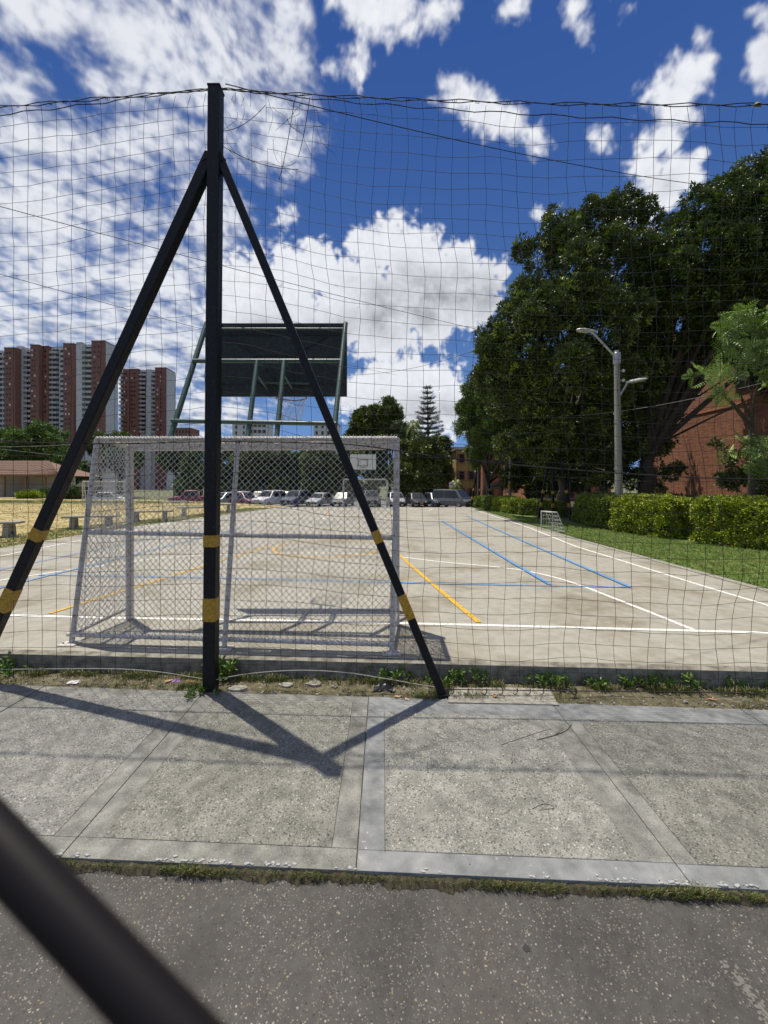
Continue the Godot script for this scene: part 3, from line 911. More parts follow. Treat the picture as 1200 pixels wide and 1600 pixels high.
func chain_link(g: Geo, a: Vector3, b: Vector3, c: Vector3, d: Vector3, cell: float, r: float, seed_: int) -> void:   # bl, br, tr, tl
	var rr := RandomNumberGenerator.new(); rr.seed = seed_
	var nx := int(round(maxf(a.distance_to(b), d.distance_to(c)) / (cell * 0.5)))
	var ny := int(round(a.distance_to(d) / (cell * 0.5)))
	var nrm := (b - a).cross(d - a).normalized()
	for i in nx:
		var p := PackedVector3Array()
		for j in ny + 1:
			var u := (i + float((i + j) % 2)) / nx
			var w := float(j) / ny
			var q := a.lerp(b, u).lerp(d.lerp(c, u), w)
			var bulge := wob.get_noise_2d(u * 130.0 + seed_ * 17.0, w * 100.0)
			q += nrm * (bulge * 0.035 * sin(PI * u) * sin(PI * w) + (0.0022 if (i + j) % 2 else -0.0022))
			q += (b - a).normalized() * wob.get_noise_2d(u * 90.0, w * 90.0 + seed_ * 31.0) * 0.006
			p.append(q)
		g.tube(p, r, r, 3, false)

func bench(label: String, where: Vector3, turn: float, src: Node3D) -> Node3D:
	if src: return dup(src, "concrete_bench", label, where, turn)
	var t := thing("concrete_bench", label, "bench", where, turn, "concrete benches beside the court")
	var g := Geo.new()
	g.cube(Vector3(0, 0.455, 0), Vector3(1.75, 0.07, 0.42), 0.015)
	obj("seat", g, M.old_concrete, t)
	for x in [-0.55, 0.55]:
		g = Geo.new()
		var o := PackedVector2Array([Vector2(-0.23, -0.05), Vector2(-0.1, -0.05), Vector2(-0.07, 0.14), Vector2(0.0, 0.2), Vector2(0.07, 0.14), Vector2(0.1, -0.05), Vector2(0.23, -0.05), Vector2(0.15, 0.42), Vector2(-0.15, 0.42)])
		g.prism(Transform3D(Basis(Vector3.UP, PI / 2), Vector3(x, 0, 0)), o, 0.16)
		# the legs taper outwards seen from the side too
		g.prism(Transform3D(Basis(), Vector3(x, 0, 0)), PackedVector2Array([Vector2(-0.14, -0.05), Vector2(0.14, -0.05), Vector2(0.1, 0.1), Vector2(-0.1, 0.1)]), 0.3)
		obj("leg", g, M.old_concrete, t)
	return t

func small_goal(called: String, label: String, where: Vector3, turn: float, w: float, h: float, d: float, tube: float, mesh_size: float, group := "") -> Node3D:
	var t := thing(called, label, "goal", where, turn, group)
	var g := Geo.new()
	for s in [-0.5, 0.5]:
		g.line(Vector3(s * w, 0, 0), Vector3(s * w, h, 0), tube, 8)
	g.line(Vector3(-0.5 * w, h, 0), Vector3(0.5 * w, h, 0), tube, 8)
	obj("front_frame", g, M.rusty_white, t)
	g = Geo.new()
	for s in [-0.5, 0.5]:
		g.line(Vector3(s * w, h, 0), Vector3(s * w, h, -d * 0.35), tube * 0.8, 6)
		g.line(Vector3(s * w, h, -d * 0.35), Vector3(s * w, tube, -d), tube * 0.8, 6)
		g.line(Vector3(s * w, tube, -d), Vector3(s * w, tube, 0), tube * 0.8, 6)
	g.line(Vector3(-0.5 * w, tube, -d), Vector3(0.5 * w, tube, -d), tube * 0.8, 6)
	g.line(Vector3(-0.5 * w, h, -d * 0.35), Vector3(0.5 * w, h, -d * 0.35), tube * 0.8, 6)
	obj("rear_frame", g, M.rusty_white, t)
	g = Geo.new()
	var r := tube * 0.22
	var A := Vector3(-0.5 * w, tube, -d); var B := Vector3(0.5 * w, tube, -d); var C := Vector3(0.5 * w, h, -d * 0.35); var D := Vector3(-0.5 * w, h, -d * 0.35)
	var nx := int(w / mesh_size); var ny := int(h / mesh_size); var nz := int(d / mesh_size) + 1
	for i in range(1, nx):
		var u := float(i) / nx
		g.tube(PackedVector3Array([A.lerp(B, u), D.lerp(C, u)]), r, r, 4, false)
	for j in range(1, ny):
		var u := float(j) / ny
		g.tube(PackedVector3Array([A.lerp(D, u), B.lerp(C, u)]), r, r, 4, false)
		for s in [-0.5, 0.5]:
			g.tube(PackedVector3Array([Vector3(s * w, h * u, 0), Vector3(s * w, h * u, lerpf(-d, -d * 0.35, u))]), r, r, 4, false)
	for k in range(1, nz):
		var u := float(k) / nz
		for s in [-0.5, 0.5]:
			g.tube(PackedVector3Array([Vector3(s * w, tube, -d * u), Vector3(s * w, minf(h, h * (1.0 - u) / 0.65 + 0.0), -d * u)]), r, r, 4, false)
	obj("netting", g, M.coated_wire, t)
	return t

func ring_pts(c: Vector3, r: float, n: int, y := 0.0) -> PackedVector3Array:
	var p := PackedVector3Array()
	for i in n + 1: p.append(c + Vector3(cos(TAU * i / n) * r, y, sin(TAU * i / n) * r))
	return p

func hoop(parent: Node, c: Vector3, arm: Vector3) -> void:   # rim with its cord net
	var g := Geo.new()
	g.tube(ring_pts(c, 0.225, 20), 0.011, 0.011, 6, false)
	g.bar(c + Vector3(-0.06, 0, arm.z), c + Vector3(-0.06, 0, 0.2 * signf(arm.z)), 0.02, 0.03, 0.002)
	g.bar(c + Vector3(0.06, 0, arm.z), c + Vector3(0.06, 0, 0.2 * signf(arm.z)), 0.02, 0.03, 0.002)
	var rim := obj("rim", g, M.orange_metal, parent)
	g = Geo.new()
	for i in 12:
		for s in [-1, 1]:
			var p := PackedVector3Array()
			for k in 6:
				var t := k / 5.0
				var a = TAU * (i + s * k * 0.5) / 12.0
				var r := lerpf(0.222, 0.13, pow(t, 0.7)) + wob.get_noise_2d(i * 40.0, k * 37.0) * 0.03
				p.append(c + Vector3(cos(a) * r, -0.4 * t, sin(a) * r))
			g.tube(p, 0.0028, 0.0028, 4, false)
	obj("cord_net", g, M.hoop_cord, rim)

func hedge(label: String, a: Vector3, b: Vector3, h: float, thick: float, count: int, seed_: int, cols: Array) -> Node3D:
	var mid := (a + b) * 0.5
	var along := (b - a); along.y = 0
	var len := along.length()
	var turn := atan2(-along.z, along.x)
	var t := thing("hedge", label, "hedge", Vector3(mid.x, a.y, mid.z), turn, "clipped hedges along the court")
	var r := RandomNumberGenerator.new(); r.seed = seed_
	var hx := len * 0.5; var hz := thick * 0.5
	var g := Geo.new()
	for i in 26:
		var p := Vector3(r.randf_range(-hx, hx) * 0.9, 0, -hz + r.randf_range(-hz, hz) * 0.8)
		g.tube(PackedVector3Array([p + Vector3(0, -0.2, 0), p + Vector3(r.randf_range(-0.1, 0.1), h * 0.4, r.randf_range(-0.1, 0.1)), p + Vector3(r.randf_range(-0.3, 0.3), h * 0.85, r.randf_range(-0.25, 0.25))]), 0.018, 0.006, 5)
	obj("stems", g, M.bark, t)
	var list := []
	while list.size() < count:
		# a point on or just under the clipped surface, with rounded shoulders
		var q := Vector3(r.randf_range(-1, 1), r.randf_range(0, 1), r.randf_range(-1, 1))
		var f := r.randf()
		var d := Vector3.UP
		if f < 0.4: q.y = 1.0
		elif f < 0.8: q.z = 1.0 if r.randf() < 0.7 else -1.0; d = Vector3(0, 0, q.z)
		else: q.x = 1.0 if r.randf() < 0.5 else -1.0; d = Vector3(q.x, 0, 0)
		var depth := 1.0 - 0.3 * pow(r.randf(), 1.6) / maxf(minf(h, thick), 0.5)
		var lump := 1.0 + 0.09 * wob.get_noise_3dv(Vector3(q.x * hx * 14.0 + seed_ * 9.0, q.y * h * 14.0, q.z * hz * 14.0)) + 0.05 * wob.get_noise_3dv(Vector3(q.x * hx * 44.0 + seed_, q.y * h * 44.0, q.z * hz * 44.0))
		var p := Vector3(q.x * hx, (0.04 + q.y * 0.96) * h, q.z * hz)
		# round the shoulders
		var ex := maxf(absf(q.x) * hx - (hx - 0.28), 0.0) / 0.28; var ez := maxf(absf(q.z) * hz - (hz - 0.28), 0.0) / 0.28; var ey := maxf(p.y - (h - 0.28), 0.0) / 0.28
		var e := sqrt(ex * ex + ey * ey + ez * ez)
		if e > 1.0:
			p -= Vector3(signf(q.x) * ex, ey, signf(q.z) * ez) * 0.28 * (1.0 - 1.0 / e)
		p.y = maxf(p.y * depth * lump, 0.03); p.x *= depth * lump; p.z *= depth * lump
		if wob.get_noise_3dv(p * 50.0 + Vector3(seed_ * 3.0, 0, 0)) < -0.14 and r.randf() < 0.85: continue
		p.z -= hz
		var u := (d + Vector3.UP * 0.5 + Vector3(r.randf_range(-1, 1), r.randf_range(-1, 1), r.randf_range(-1, 1)) * 0.8).normalized()
		var x := u.cross(Vector3(r.randf_range(-1, 1), r.randf_range(-1, 1), r.randf_range(-1, 1))).normalized()
		var s := r.randf_range(0.75, 1.25)
		list.append(Transform3D(Basis(x * s, u * s, x.cross(u) * s), p))
	scatter("foliage", hedge_leaf, M.leaf_hedge, list, tints(count, seed_ + 3, cols, 0.3), t)
	return t

var hedge_leaf: Mesh
var weed_mesh: Mesh
var tuft_mesh: Mesh

func tuft(seed_: int, blades: int, h: float, w: float) -> ArrayMesh:
	var g := Geo.new()
	var r := RandomNumberGenerator.new(); r.seed = seed_
	for i in blades:
		var a := r.randf() * TAU
		var o := Vector3(cos(a), 0, sin(a)) * r.randf() * h * 0.5
		var lean := Vector3(cos(a + r.randf_range(-0.8, 0.8)), 0, sin(a + r.randf_range(-0.8, 0.8))) * r.randf_range(0.15, 0.9)
		var s := Vector3(-sin(a), 0, cos(a)) * w * 0.5
		var hh := h * r.randf_range(0.5, 1.15)
		var m := o + lean * hh * 0.3 + Vector3.UP * hh * 0.6
		var e := o + lean * hh * 0.9 + Vector3.UP * hh * 0.9
		g.tint = Color.WHITE * r.randf_range(0.75, 1.2)
		g.quad(o - s, o + s, m + s * 0.8, m - s * 0.8)
		g.tri(m - s * 0.8, m + s * 0.8, e)
	return g.mesh()

func scattered_in(poly: PackedVector2Array, count: int, y: float, seed_: int, smin: float, smax: float) -> Array:
	var r := RandomNumberGenerator.new(); r.seed = seed_
	var box := Rect2(poly[0], Vector2.ZERO)
	for p in poly: box = box.expand(p)
	var out := []
	var tries := 0
	while out.size() < count and tries < count * 20:
		tries += 1
		var p := Vector2(r.randf_range(box.position.x, box.end.x), r.randf_range(box.position.y, box.end.y))
		if not Geometry2D.is_point_in_polygon(p, poly): continue
		var s := r.randf_range(smin, smax)
		out.append(Transform3D(Basis(Vector3.UP, r.randf() * TAU).scaled(Vector3(s, s * r.randf_range(0.7, 1.2), s)), Vector3(p.x, y, p.y)))
	return out

# ---------------------------------------------------------------- towers
# sections: [kind, x0, x1, top row] in survey pixels; kinds: brick, grey, balcony, ladder
func tower(label: String, depth: float, sections: Array, pitch: float, floors: int, deep: float, seed_: int) -> void:
	var r := RandomNumberGenerator.new(); r.seed = seed_
	var mid: float = (sections[0][1] + sections[sections.size() - 1][2]) * 0.5
	var base := at(mid, HZ, depth); base.y = LOW
	var t := thing("apartment_tower", label, "apartment tower", base, 0.0, "red and grey apartment towers")
	for s in sections:
		var x0: float = at(s[1], HZ, depth).x - base.x
		var x1: float = at(s[2], HZ, depth).x - base.x
		var top: float = at(0, s[3], depth).y - base.y
		var w := x1 - x0
		var cx := (x0 + x1) * 0.5
		var g := Geo.new()
		if s[0] == "balcony":
			g.cube(Vector3(cx, top * 0.5, -1.3 - deep * 0.5), Vector3(w, top, deep - 0.02))
			obj("concrete_wall", g, M.tower_concrete, t)
		else:
			var front := 0.0 if s[0] == "grey" else 0.5
			if s[0] == "ladder": front = -0.6
			g.cube(Vector3(cx, top * 0.5, front - deep * 0.5), Vector3(w - 0.01, top, deep))
			obj("concrete_wall" if s[0] in ["grey", "ladder"] else "brick_wall", g, M.tower_concrete if s[0] in ["grey", "ladder"] else M.tower_brick, t)
			if s[0] == "brick":
				g = Geo.new()
				g.cube(Vector3(cx, top + 0.2, front - deep * 0.5), Vector3(w + 0.25, 0.4, deep + 0.3))
				obj("parapet", g, M.tower_brick, t)
		for k in floors:
			var y := top - 1.2 - pitch * (k + 0.5)
			if s[0] == "balcony":
				g = Geo.new()
				g.cube(Vector3(cx, y - pitch * 0.26, -0.55), Vector3(w - 0.1, pitch * 0.42, 1.5), 0.03)
				obj("balcony", g, M.rail_white, t)
				g = Geo.new()
				g.cube(Vector3(cx + w * 0.06, y + pitch * 0.18, -1.33), Vector3(w * 0.78, pitch * 0.62, 0.14))
				obj("window", g, M.dark_glass, t)
				if r.randf() < 0.25:
					g = Geo.new()
					g.cube(Vector3(cx + r.randf_range(-0.3, 0.2) * w, y + pitch * 0.16, -1.24), Vector3(w * 0.2, pitch * 0.5, 0.05))
					obj("blind", g, M.blind_pale, t)
			elif s[0] == "ladder":
				g = Geo.new()
				g.cube(Vector3(cx, y + 0.1, -0.58), Vector3(w * 0.6, pitch * 0.5, 0.1))
				obj("window", g, M.dark_glass, t)
			elif s[0] == "brick":
				for q in [-0.17, 0.13]:
					if r.randf() < 0.12: continue
					g = Geo.new()
					g.cube(Vector3(cx + q * w - 0.1 * w, y, 0.5), Vector3(minf(w * 0.2, 0.85), pitch * 0.36, 0.12))
					obj("window", g, M.blind_pale if r.randf() < 0.22 else M.dark_glass, t)

# flat-roofed blocks of flats: storeys of windows on the front and one side
func flats(called: String, label: String, lo: Vector3, hi: Vector3, m: Material, cols: int, rows: int, group := "", pane_w := 1.3) -> Node3D:
	var c := (lo + hi) * 0.5
	var base := Vector3(c.x, lo.y, c.z)
	var t := thing(called, label, "building", base, 0.0, group)
	var s := hi - lo
	var g := Geo.new()
	g.cube(Vector3(0, s.y * 0.5 - 0.2, 0), Vector3(s.x, s.y + 0.4, s.z))
	obj("wall", g, m, t)
	g = Geo.new()
	g.cube(Vector3(0, s.y + 0.12, 0), Vector3(s.x + 0.5, 0.24, s.z + 0.5), 0.02)
	obj("roof_edge", g, M.old_concrete, t)
	var fh := s.y / rows
	for i in cols:
		for k in rows:
			var p := Vector3(-s.x * 0.5 + s.x * (i + 0.5) / cols, fh * (k + 0.55), s.z * 0.5)
			g = Geo.new()
			g.cube(p + Vector3(0, 0, 0.012), Vector3(pane_w + 0.18, fh * 0.46 + 0.18, 0.1), 0.01)
			var w := obj("window", g, M.frame_brown, t)
			g = Geo.new()
			g.cube(p + Vector3(0, 0, 0.05), Vector3(pane_w * 0.47, fh * 0.46, 0.05))
			g.cube(p + Vector3(pane_w * 0.25, 0, 0.055), Vector3(pane_w * 0.4, fh * 0.42, 0.05))
			obj("pane", g, M.dark_glass, w)
			g = Geo.new()
			g.cube(p + Vector3(0, -fh * 0.23 - 0.1, 0.09), Vector3(pane_w + 0.3, 0.07, 0.2), 0.01)
			obj("sill", g, M.old_concrete, w)
	return t

# ---------------------------------------------------------------- the scene
func _ready() -> void:
	# camera
	var cam := Camera3D.new()
	cam.name = "camera"
	cam.position = Vector3(0, EYE, 0)
	var ca := CameraAttributesPhysical.new()
	ca.frustum_near = 0.04; ca.frustum_far = 4000.0
	ca.frustum_focal_length = 10.0
	ca.frustum_focus_distance = 5.0
	ca.exposure_aperture = 2.3
	cam.attributes = ca
	cam.near = 0.04; cam.far = 4000.0
	cam.projection = Camera3D.PROJECTION_FRUSTUM
	cam.size = 2.0 * 800.0 / F * 0.04
	cam.frustum_offset = Vector2(0, -(800.0 - HZ) / F * 0.04)
	add_child(cam)
	cam.current = true
	# sky and air
	var we := WorldEnvironment.new()
	we.name = "environment"
	var e := Environment.new()
	var sky := Sky.new()
	var pm := PanoramaSkyMaterial.new()
	pm.panorama = sky_panorama()
	sky.sky_material = pm
	e.background_mode = Environment.BG_SKY
	e.sky = sky
	e.background_energy_multiplier = 0.85
	e.tonemap_mode = Environment.TONE_MAPPER_LINEAR
	e.tonemap_exposure = 1.1
	e.sdfgi_enabled = true; e.ssao_enabled = true; e.ssil_enabled = true
	we.environment = e
	add_child(we)
	# sun, high and ahead to the left: a 1 m stick throws its shadow 0.22 m right and 0.19 m towards the street
	var sun := DirectionalLight3D.new()
	sun.name = "sun"
	sun.basis = Basis.looking_at(Vector3(0.221, -1.0, 0.19).normalized(), Vector3.FORWARD)
	sun.light_energy = 1.45
	sun.light_angular_distance = 0.5
	sun.light_color = Color(1.0, 0.965, 0.9)
	sun.shadow_enabled = true
	add_child(sun)

	wob.seed = 77; wob.frequency = 0.05; wob.noise_type = FastNoiseLite.TYPE_SIMPLEX; wob.fractal_octaves = 2
	rng.seed = 5
	materials()
	hedge_leaf = leaf_sprig(71, 9, 0.085, 0.04, 1.5, [Color.WHITE, Color(0.85, 0.9, 0.8), Color(1.1, 1.05, 0.9)])
	tuft_mesh = tuft(72, 9, 0.1, 0.007)
	weed_mesh = leaf_sprig(73, 12, 0.06, 0.024, 1.25, [Color.WHITE, Color(0.8, 0.9, 0.8)])
	ground()
	pavement()
	court()
	posts_and_net()
	goal_and_basket()
	far_goal()
	right_side()
	left_side()
	car_park()
	background()
	overhead()
	small_things()

# pavement edges: far edge and kerb of the court run slightly towards the street on the right
func walk_far(x: float) -> float: return -(3.185 - 0.062 * x)
func walk_near(x: float) -> float: return -(1.745 - 0.047 * x)
func kerb(x: float) -> float: return -(3.465 - 0.053 * x)
func net_z(x: float) -> float: return -(3.36 - 0.05 * (x + 1.447))

func ground() -> void:
	var g := Geo.new()
	g.flat_poly(PackedVector3Array([Vector3(-900, LOW, 60), Vector3(900, LOW, 60), Vector3(900, LOW, -1500), Vector3(-900, LOW, -1500)]))
	struct("ground", g, M.far_ground)
	g = Geo.new()
	g.slab(PackedVector3Array([Vector3(-40, ROAD, 9), Vector3(40, ROAD, 9), Vector3(40, ROAD, walk_near(40) - 0.03), Vector3(-40, ROAD, walk_near(-40) - 0.03)]), LOW - 0.1)
	var road := struct("road", g, M.asphalt)
	g = Geo.new()   # a blob of old tar
	var blot := PackedVector3Array()
	var rd := RandomNumberGenerator.new(); rd.seed = 14
	for i in 12: blot.append(on(823, 1482, ROAD) + Vector3(cos(TAU * i / 12.0) * 0.013 * rd.randf_range(0.75, 1.15), 0.002, sin(TAU * i / 12.0) * 0.013 * rd.randf_range(0.75, 1.15)))
	g.slab(blot, ROAD - 0.01)
	obj("tar_spot", g, M.plastic_black, road)
	g = Geo.new()   # cement scraped off on the road
	for i in 130:
		var t := rd.randf()
		var c := on(lerpf(1135, 1215, t), lerpf(1505, 1612, t), ROAD) + Vector3(rd.randfn(), 0, rd.randfn()) * 0.012
		var w := rd.randf_range(0.002, 0.008)
		var pr := PackedVector3Array()
		for j in 6: pr.append(c + Vector3(cos(TAU * j / 6.0) * w * rd.randf_range(0.5, 1.3), 0.001 + i * 0.000008, sin(TAU * j / 6.0) * w * rd.randf_range(0.5, 1.3)))
		g.slab(pr, ROAD - 0.004)
	obj("cement_smear", g, M.pad_dust, road).set_meta("kind", "stuff")
	# bare soil between pavement and court
	g = Geo.new()
	var n := 90
	var rows := 9
	for i in n:
		for k in rows:
			var q := []
			for a in [[i, k], [i + 1, k], [i + 1, k + 1], [i, k + 1]]:
				var x := lerpf(-9.0, 9.0, float(a[0]) / n)
				var t := float(a[1]) / rows
				var z := lerpf(walk_far(x) + 0.012, kerb(x) - 0.02, t)
				var y := WALK - 0.012 + 0.02 * t + wob.get_noise_2d(x * 60.0, z * 60.0) * 0.014
				q.append(Vector3(x, y, z))
			g.quad_out(q[0], q[1], q[2], q[3], Vector3.UP)
	struct("soil_strip", g, M.soil)
	# grass beyond the court edges, on both sides
	g = Geo.new()
	g.slab(PackedVector3Array([Vector3(5.3, -0.045, -3.4), Vector3(12, -0.045, -3.2), Vector3(12.2, -0.045, -9.0), Vector3(9.2, -0.045, -13.0), Vector3(8.8, -0.045, -17.0), Vector3(9.0, -0.045, -29.0), Vector3(5.8, -0.045, -29.0), Vector3(5.4, -0.045, -12.0)]), LOW - 0.1)
	struct("lawn", g, M.lawn)
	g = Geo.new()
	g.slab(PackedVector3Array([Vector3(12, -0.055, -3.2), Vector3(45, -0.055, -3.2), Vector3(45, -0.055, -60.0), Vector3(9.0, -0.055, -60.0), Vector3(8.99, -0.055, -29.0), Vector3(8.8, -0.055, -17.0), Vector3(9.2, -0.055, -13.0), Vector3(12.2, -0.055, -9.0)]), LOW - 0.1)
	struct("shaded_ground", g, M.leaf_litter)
	g = Geo.new()
	g.slab(PackedVector3Array([Vector3(-95, -0.05, -3.9), Vector3(-9.2, -0.05, -3.9), Vector3(-9.5, -0.05, -11.0), Vector3(-9.3, -0.05, -16.0), Vector3(-8.6, -0.05, -19.5), Vector3(-7.6, -0.05, -28.6), Vector3(-7.4, -0.05, -31.0), Vector3(-18, -0.05, -40.0), Vector3(-30, -0.05, -46.0), Vector3(-41, -0.05, -47.0), Vector3(-43, -0.05, -66.0), Vector3(-95, -0.05, -66.0)]), LOW - 0.1)
	struct("dry_field", g, M.dry_lawn)
	g = Geo.new()
	g.slab(PackedVector3Array([Vector3(-7.4, LOT, -31.1), Vector3(60, LOT, -29.0), Vector3(60, LOT, -60.0), Vector3(-43, LOT, -60.0), Vector3(-41, LOT, -47.1), Vector3(-30, LOT, -46.1), Vector3(-18, LOT, -40.1)]), LOW - 0.1)
	struct("car_park", g, M.lot_asphalt)

func pavement() -> void:
	var g := Geo.new()
	# bed under the slabs; its darker cement shows in the joints
	g.slab(PackedVector3Array([Vector3(-9, WALK - 0.012, walk_near(-9) - 0.004), Vector3(9, WALK - 0.012, walk_near(9) - 0.004), Vector3(9, WALK - 0.012, walk_far(9)), Vector3(-9, WALK - 0.012, walk_far(-9))]), LOW)
	var o := struct("pavement", g, M.kerb_cement)
	var xs := [-7.1, -5.69, -4.285, -2.88, -1.483, -0.123, 1.31, 2.71, 4.11, 5.5, 6.9]
	var j := 0.0035
	for i in xs.size() - 1:
		var x0: float = xs[i] + j; var x1: float = xs[i + 1] - j
		var fresh := i >= 5
		var bl := 0.125; var br := 0.12 if i != 5 else 0.155
		if i == 6: bl = 0.1
		var bm: Material = M.trowelled_cement if i == 5 else M.weathered_cement
		var nearm: Material = M.trowelled_cement if fresh else M.weathered_cement
		var near0 := 0.1 if fresh else 0.105; var far0 := 0.2 if fresh else 0.09
		var lift := 0.0015 * ((i * 7) % 3)
		var cell := func(called: String, a0: float, a1: float, n0: float, n1: float, f0: float, f1: float, m: Material, y: float) -> void:
			var h := Geo.new()
			h.slab(PackedVector3Array([Vector3(a0, y, n0), Vector3(a1, y, n1), Vector3(a1, y, f1), Vector3(a0, y, f0)]), WALK - 0.03)
			obj(called, h, m, o)
		var y := WALK + lift
		var gp := 0.0022
		cell.call("near_border", x0, x1, walk_near(x0), walk_near(x1), walk_near(x0) - near0, walk_near(x1) - near0, nearm, y)
		cell.call("far_border", x0, x1, walk_far(x0) + far0, walk_far(x1) + far0, walk_far(x0), walk_far(x1), nearm, y)
		var a := x0 + bl; var b := x1 - br
		cell.call("side_border", x0, a - gp, walk_near(x0) - near0 - gp, walk_near(a) - near0 - gp, walk_far(x0) + far0 + gp, walk_far(a) + far0 + gp, bm, y)
		cell.call("side_border", b + gp, x1, walk_near(b) - near0 - gp, walk_near(x1) - near0 - gp, walk_far(b) + far0 + gp, walk_far(x1) + far0 + gp, M.weathered_cement, y)
		cell.call("panel", a, b, walk_near(a) - near0 - gp, walk_near(b) - near0 - gp, walk_far(a) + far0 + gp, walk_far(b) + far0 + gp, M["aggregate_%d" % ((i * 3 + 1) % 4)], y + 0.0012)

func court() -> void:
	var g := Geo.new()
	var edge := PackedVector3Array()
	for x in [-9.3, -6.0, -3.0, 0.0, 3.0, 5.6]: edge.append(Vector3(x, 0, kerb(x) - 0.1))
	edge.append_array(PackedVector3Array([Vector3(5.5, 0, -11.4), Vector3(5.75, 0, -20.0), Vector3(6.1, 0, -28.6), Vector3(-7.6, 0, -28.6), Vector3(-8.6, 0, -19.5), Vector3(-9.45, 0, -15.5), Vector3(-9.6, 0, -11.0)]))
	g.slab(edge, LOW)
	var o := struct("court", g, M.court_cement)
	# kerb beam along the street, its face stained, and a narrow raised edge on the right
	g = Geo.new()
	var n := 30
	for i in n:
		var x0 := lerpf(-9.3, 5.6, float(i) / n); var x1 := lerpf(-9.3, 5.6, float(i + 1) / n)
		g.slab(PackedVector3Array([Vector3(x0, 0.004, kerb(x0)), Vector3(x1, 0.004, kerb(x1)), Vector3(x1, 0.004, kerb(x1) - 0.098), Vector3(x0, 0.004, kerb(x0) - 0.098)]), LOW)
	obj("kerb", g, M.kerb_cement, o)
	g = Geo.new()
	g.slab(PackedVector3Array([Vector3(5.6, 0.015, kerb(5.6)), Vector3(5.74, 0.015, kerb(5.7)), Vector3(5.64, 0.015, -11.4), Vector3(5.89, 0.015, -20.0), Vector3(6.24, 0.015, -28.6), Vector3(6.1, 0.015, -28.6), Vector3(5.75, 0.015, -20.0), Vector3(5.5, 0.015, -11.4)]), LOW)
	obj("edge_beam", g, M.old_concrete, o)
	# painted markings, each line its own coat of paint
	var y := 0.004
	var white := func(p: PackedVector3Array, w: float) -> void:
		var h := Geo.new()
		h.ribbon(p, w, 0.004)
		obj("white_line", h, M.white_paint, o)
	white.call(way([[1500, 1001], [1200, 989], [750, 977], [440, 970], [200, 966], [30, 962], [-300, 955]]), 0.062)
	white.call(way([[1500, 1070], [1200, 946], [1112, 920], [900, 854], [830, 826], [790, 812], [748, 799], [738, 796]]), 0.07)
	white.call(way([[-200, 905], [0, 869], [60, 857], [133, 843], [213, 828], [300, 811], [392, 798]]), 0.06)
	white.call(smooth_way(way([[-90, 925], [0, 907], [80, 895], [120, 889], [195, 880], [240, 873], [320, 867.5], [400, 865], [520, 864.5], [610, 869], [690, 878], [800, 889], [880, 906], [980, 943], [1085, 985]])), 0.062)
	white.call(way([[340, 808], [500, 808.5], [783, 809.5]]), 0.07)
	var far_base := way([[395, 796.2], [735, 796.8]])
	white.call(far_base, 0.08)
	var cc := on(560, 809)
	white.call(ring_pts(cc, 1.7, 32), 0.06)
	var far_d := PackedVector3Array()
	var fb := Vector3(-1.4, 0, -26.6)
	for i in 17:
		var a := PI * i / 16.0
		far_d.append(fb + Vector3(cos(a) * 4.6, 0, sin(a) * 4.4))
	white.call(far_d, 0.07)
	var yellow := func(p: PackedVector3Array, w: float) -> void:
		var h := Geo.new()
		h.ribbon(p, w, 0.008)
		obj("yellow_line", h, M.yellow_paint, o)
	yellow.call(way([[78, 959], [208, 919], [317, 885], [400, 860], [423, 853]]), 0.062)
	yellow.call(way([[748, 973], [690, 925], [640, 882], [612, 856]]), 0.068)
	var fc := on(515, 856)
	yellow.call(ring_pts(fc, 1.35, 40), 0.062)
	yellow.call(PackedVector3Array([Vector3(-3.9, 0, -26.5), Vector3(-3.0, 0, -21.4)]), 0.06)
	yellow.call(PackedVector3Array([Vector3(1.2, 0, -26.5), Vector3(0.3, 0, -21.4)]), 0.06)
	var blue := func(p: PackedVector3Array, w: float, h0: float) -> void:
		var h := Geo.new()
		h.ribbon(p, w, h0)
		obj("blue_line", h, M.blue_paint, o)
	blue.call(way([[60, 899], [300, 903], [463, 906.5], [700, 913], [860, 916], [986, 918.5]]), 0.042, 0.012)
	blue.call(way([[984, 918], [900, 882], [820, 847], [765, 823], [728, 806]]), 0.068, 0.016)
	blue.call(way([[860, 915], [800, 880], [765, 859], [715, 829], [690, 814]]), 0.068, 0.02)
	blue.call(way([[-60, 935], [80, 899], [123, 889], [195, 871], [317, 840], [400, 819]]), 0.05, 0.016)
	blue.call(way([[-60, 908], [0, 891], [128, 864], [181, 853], [245, 840], [330, 822]]), 0.042, 0.016)
	blue.call(way([[420, 817], [560, 818.5], [705, 820.5]]), 0.05, 0.012)

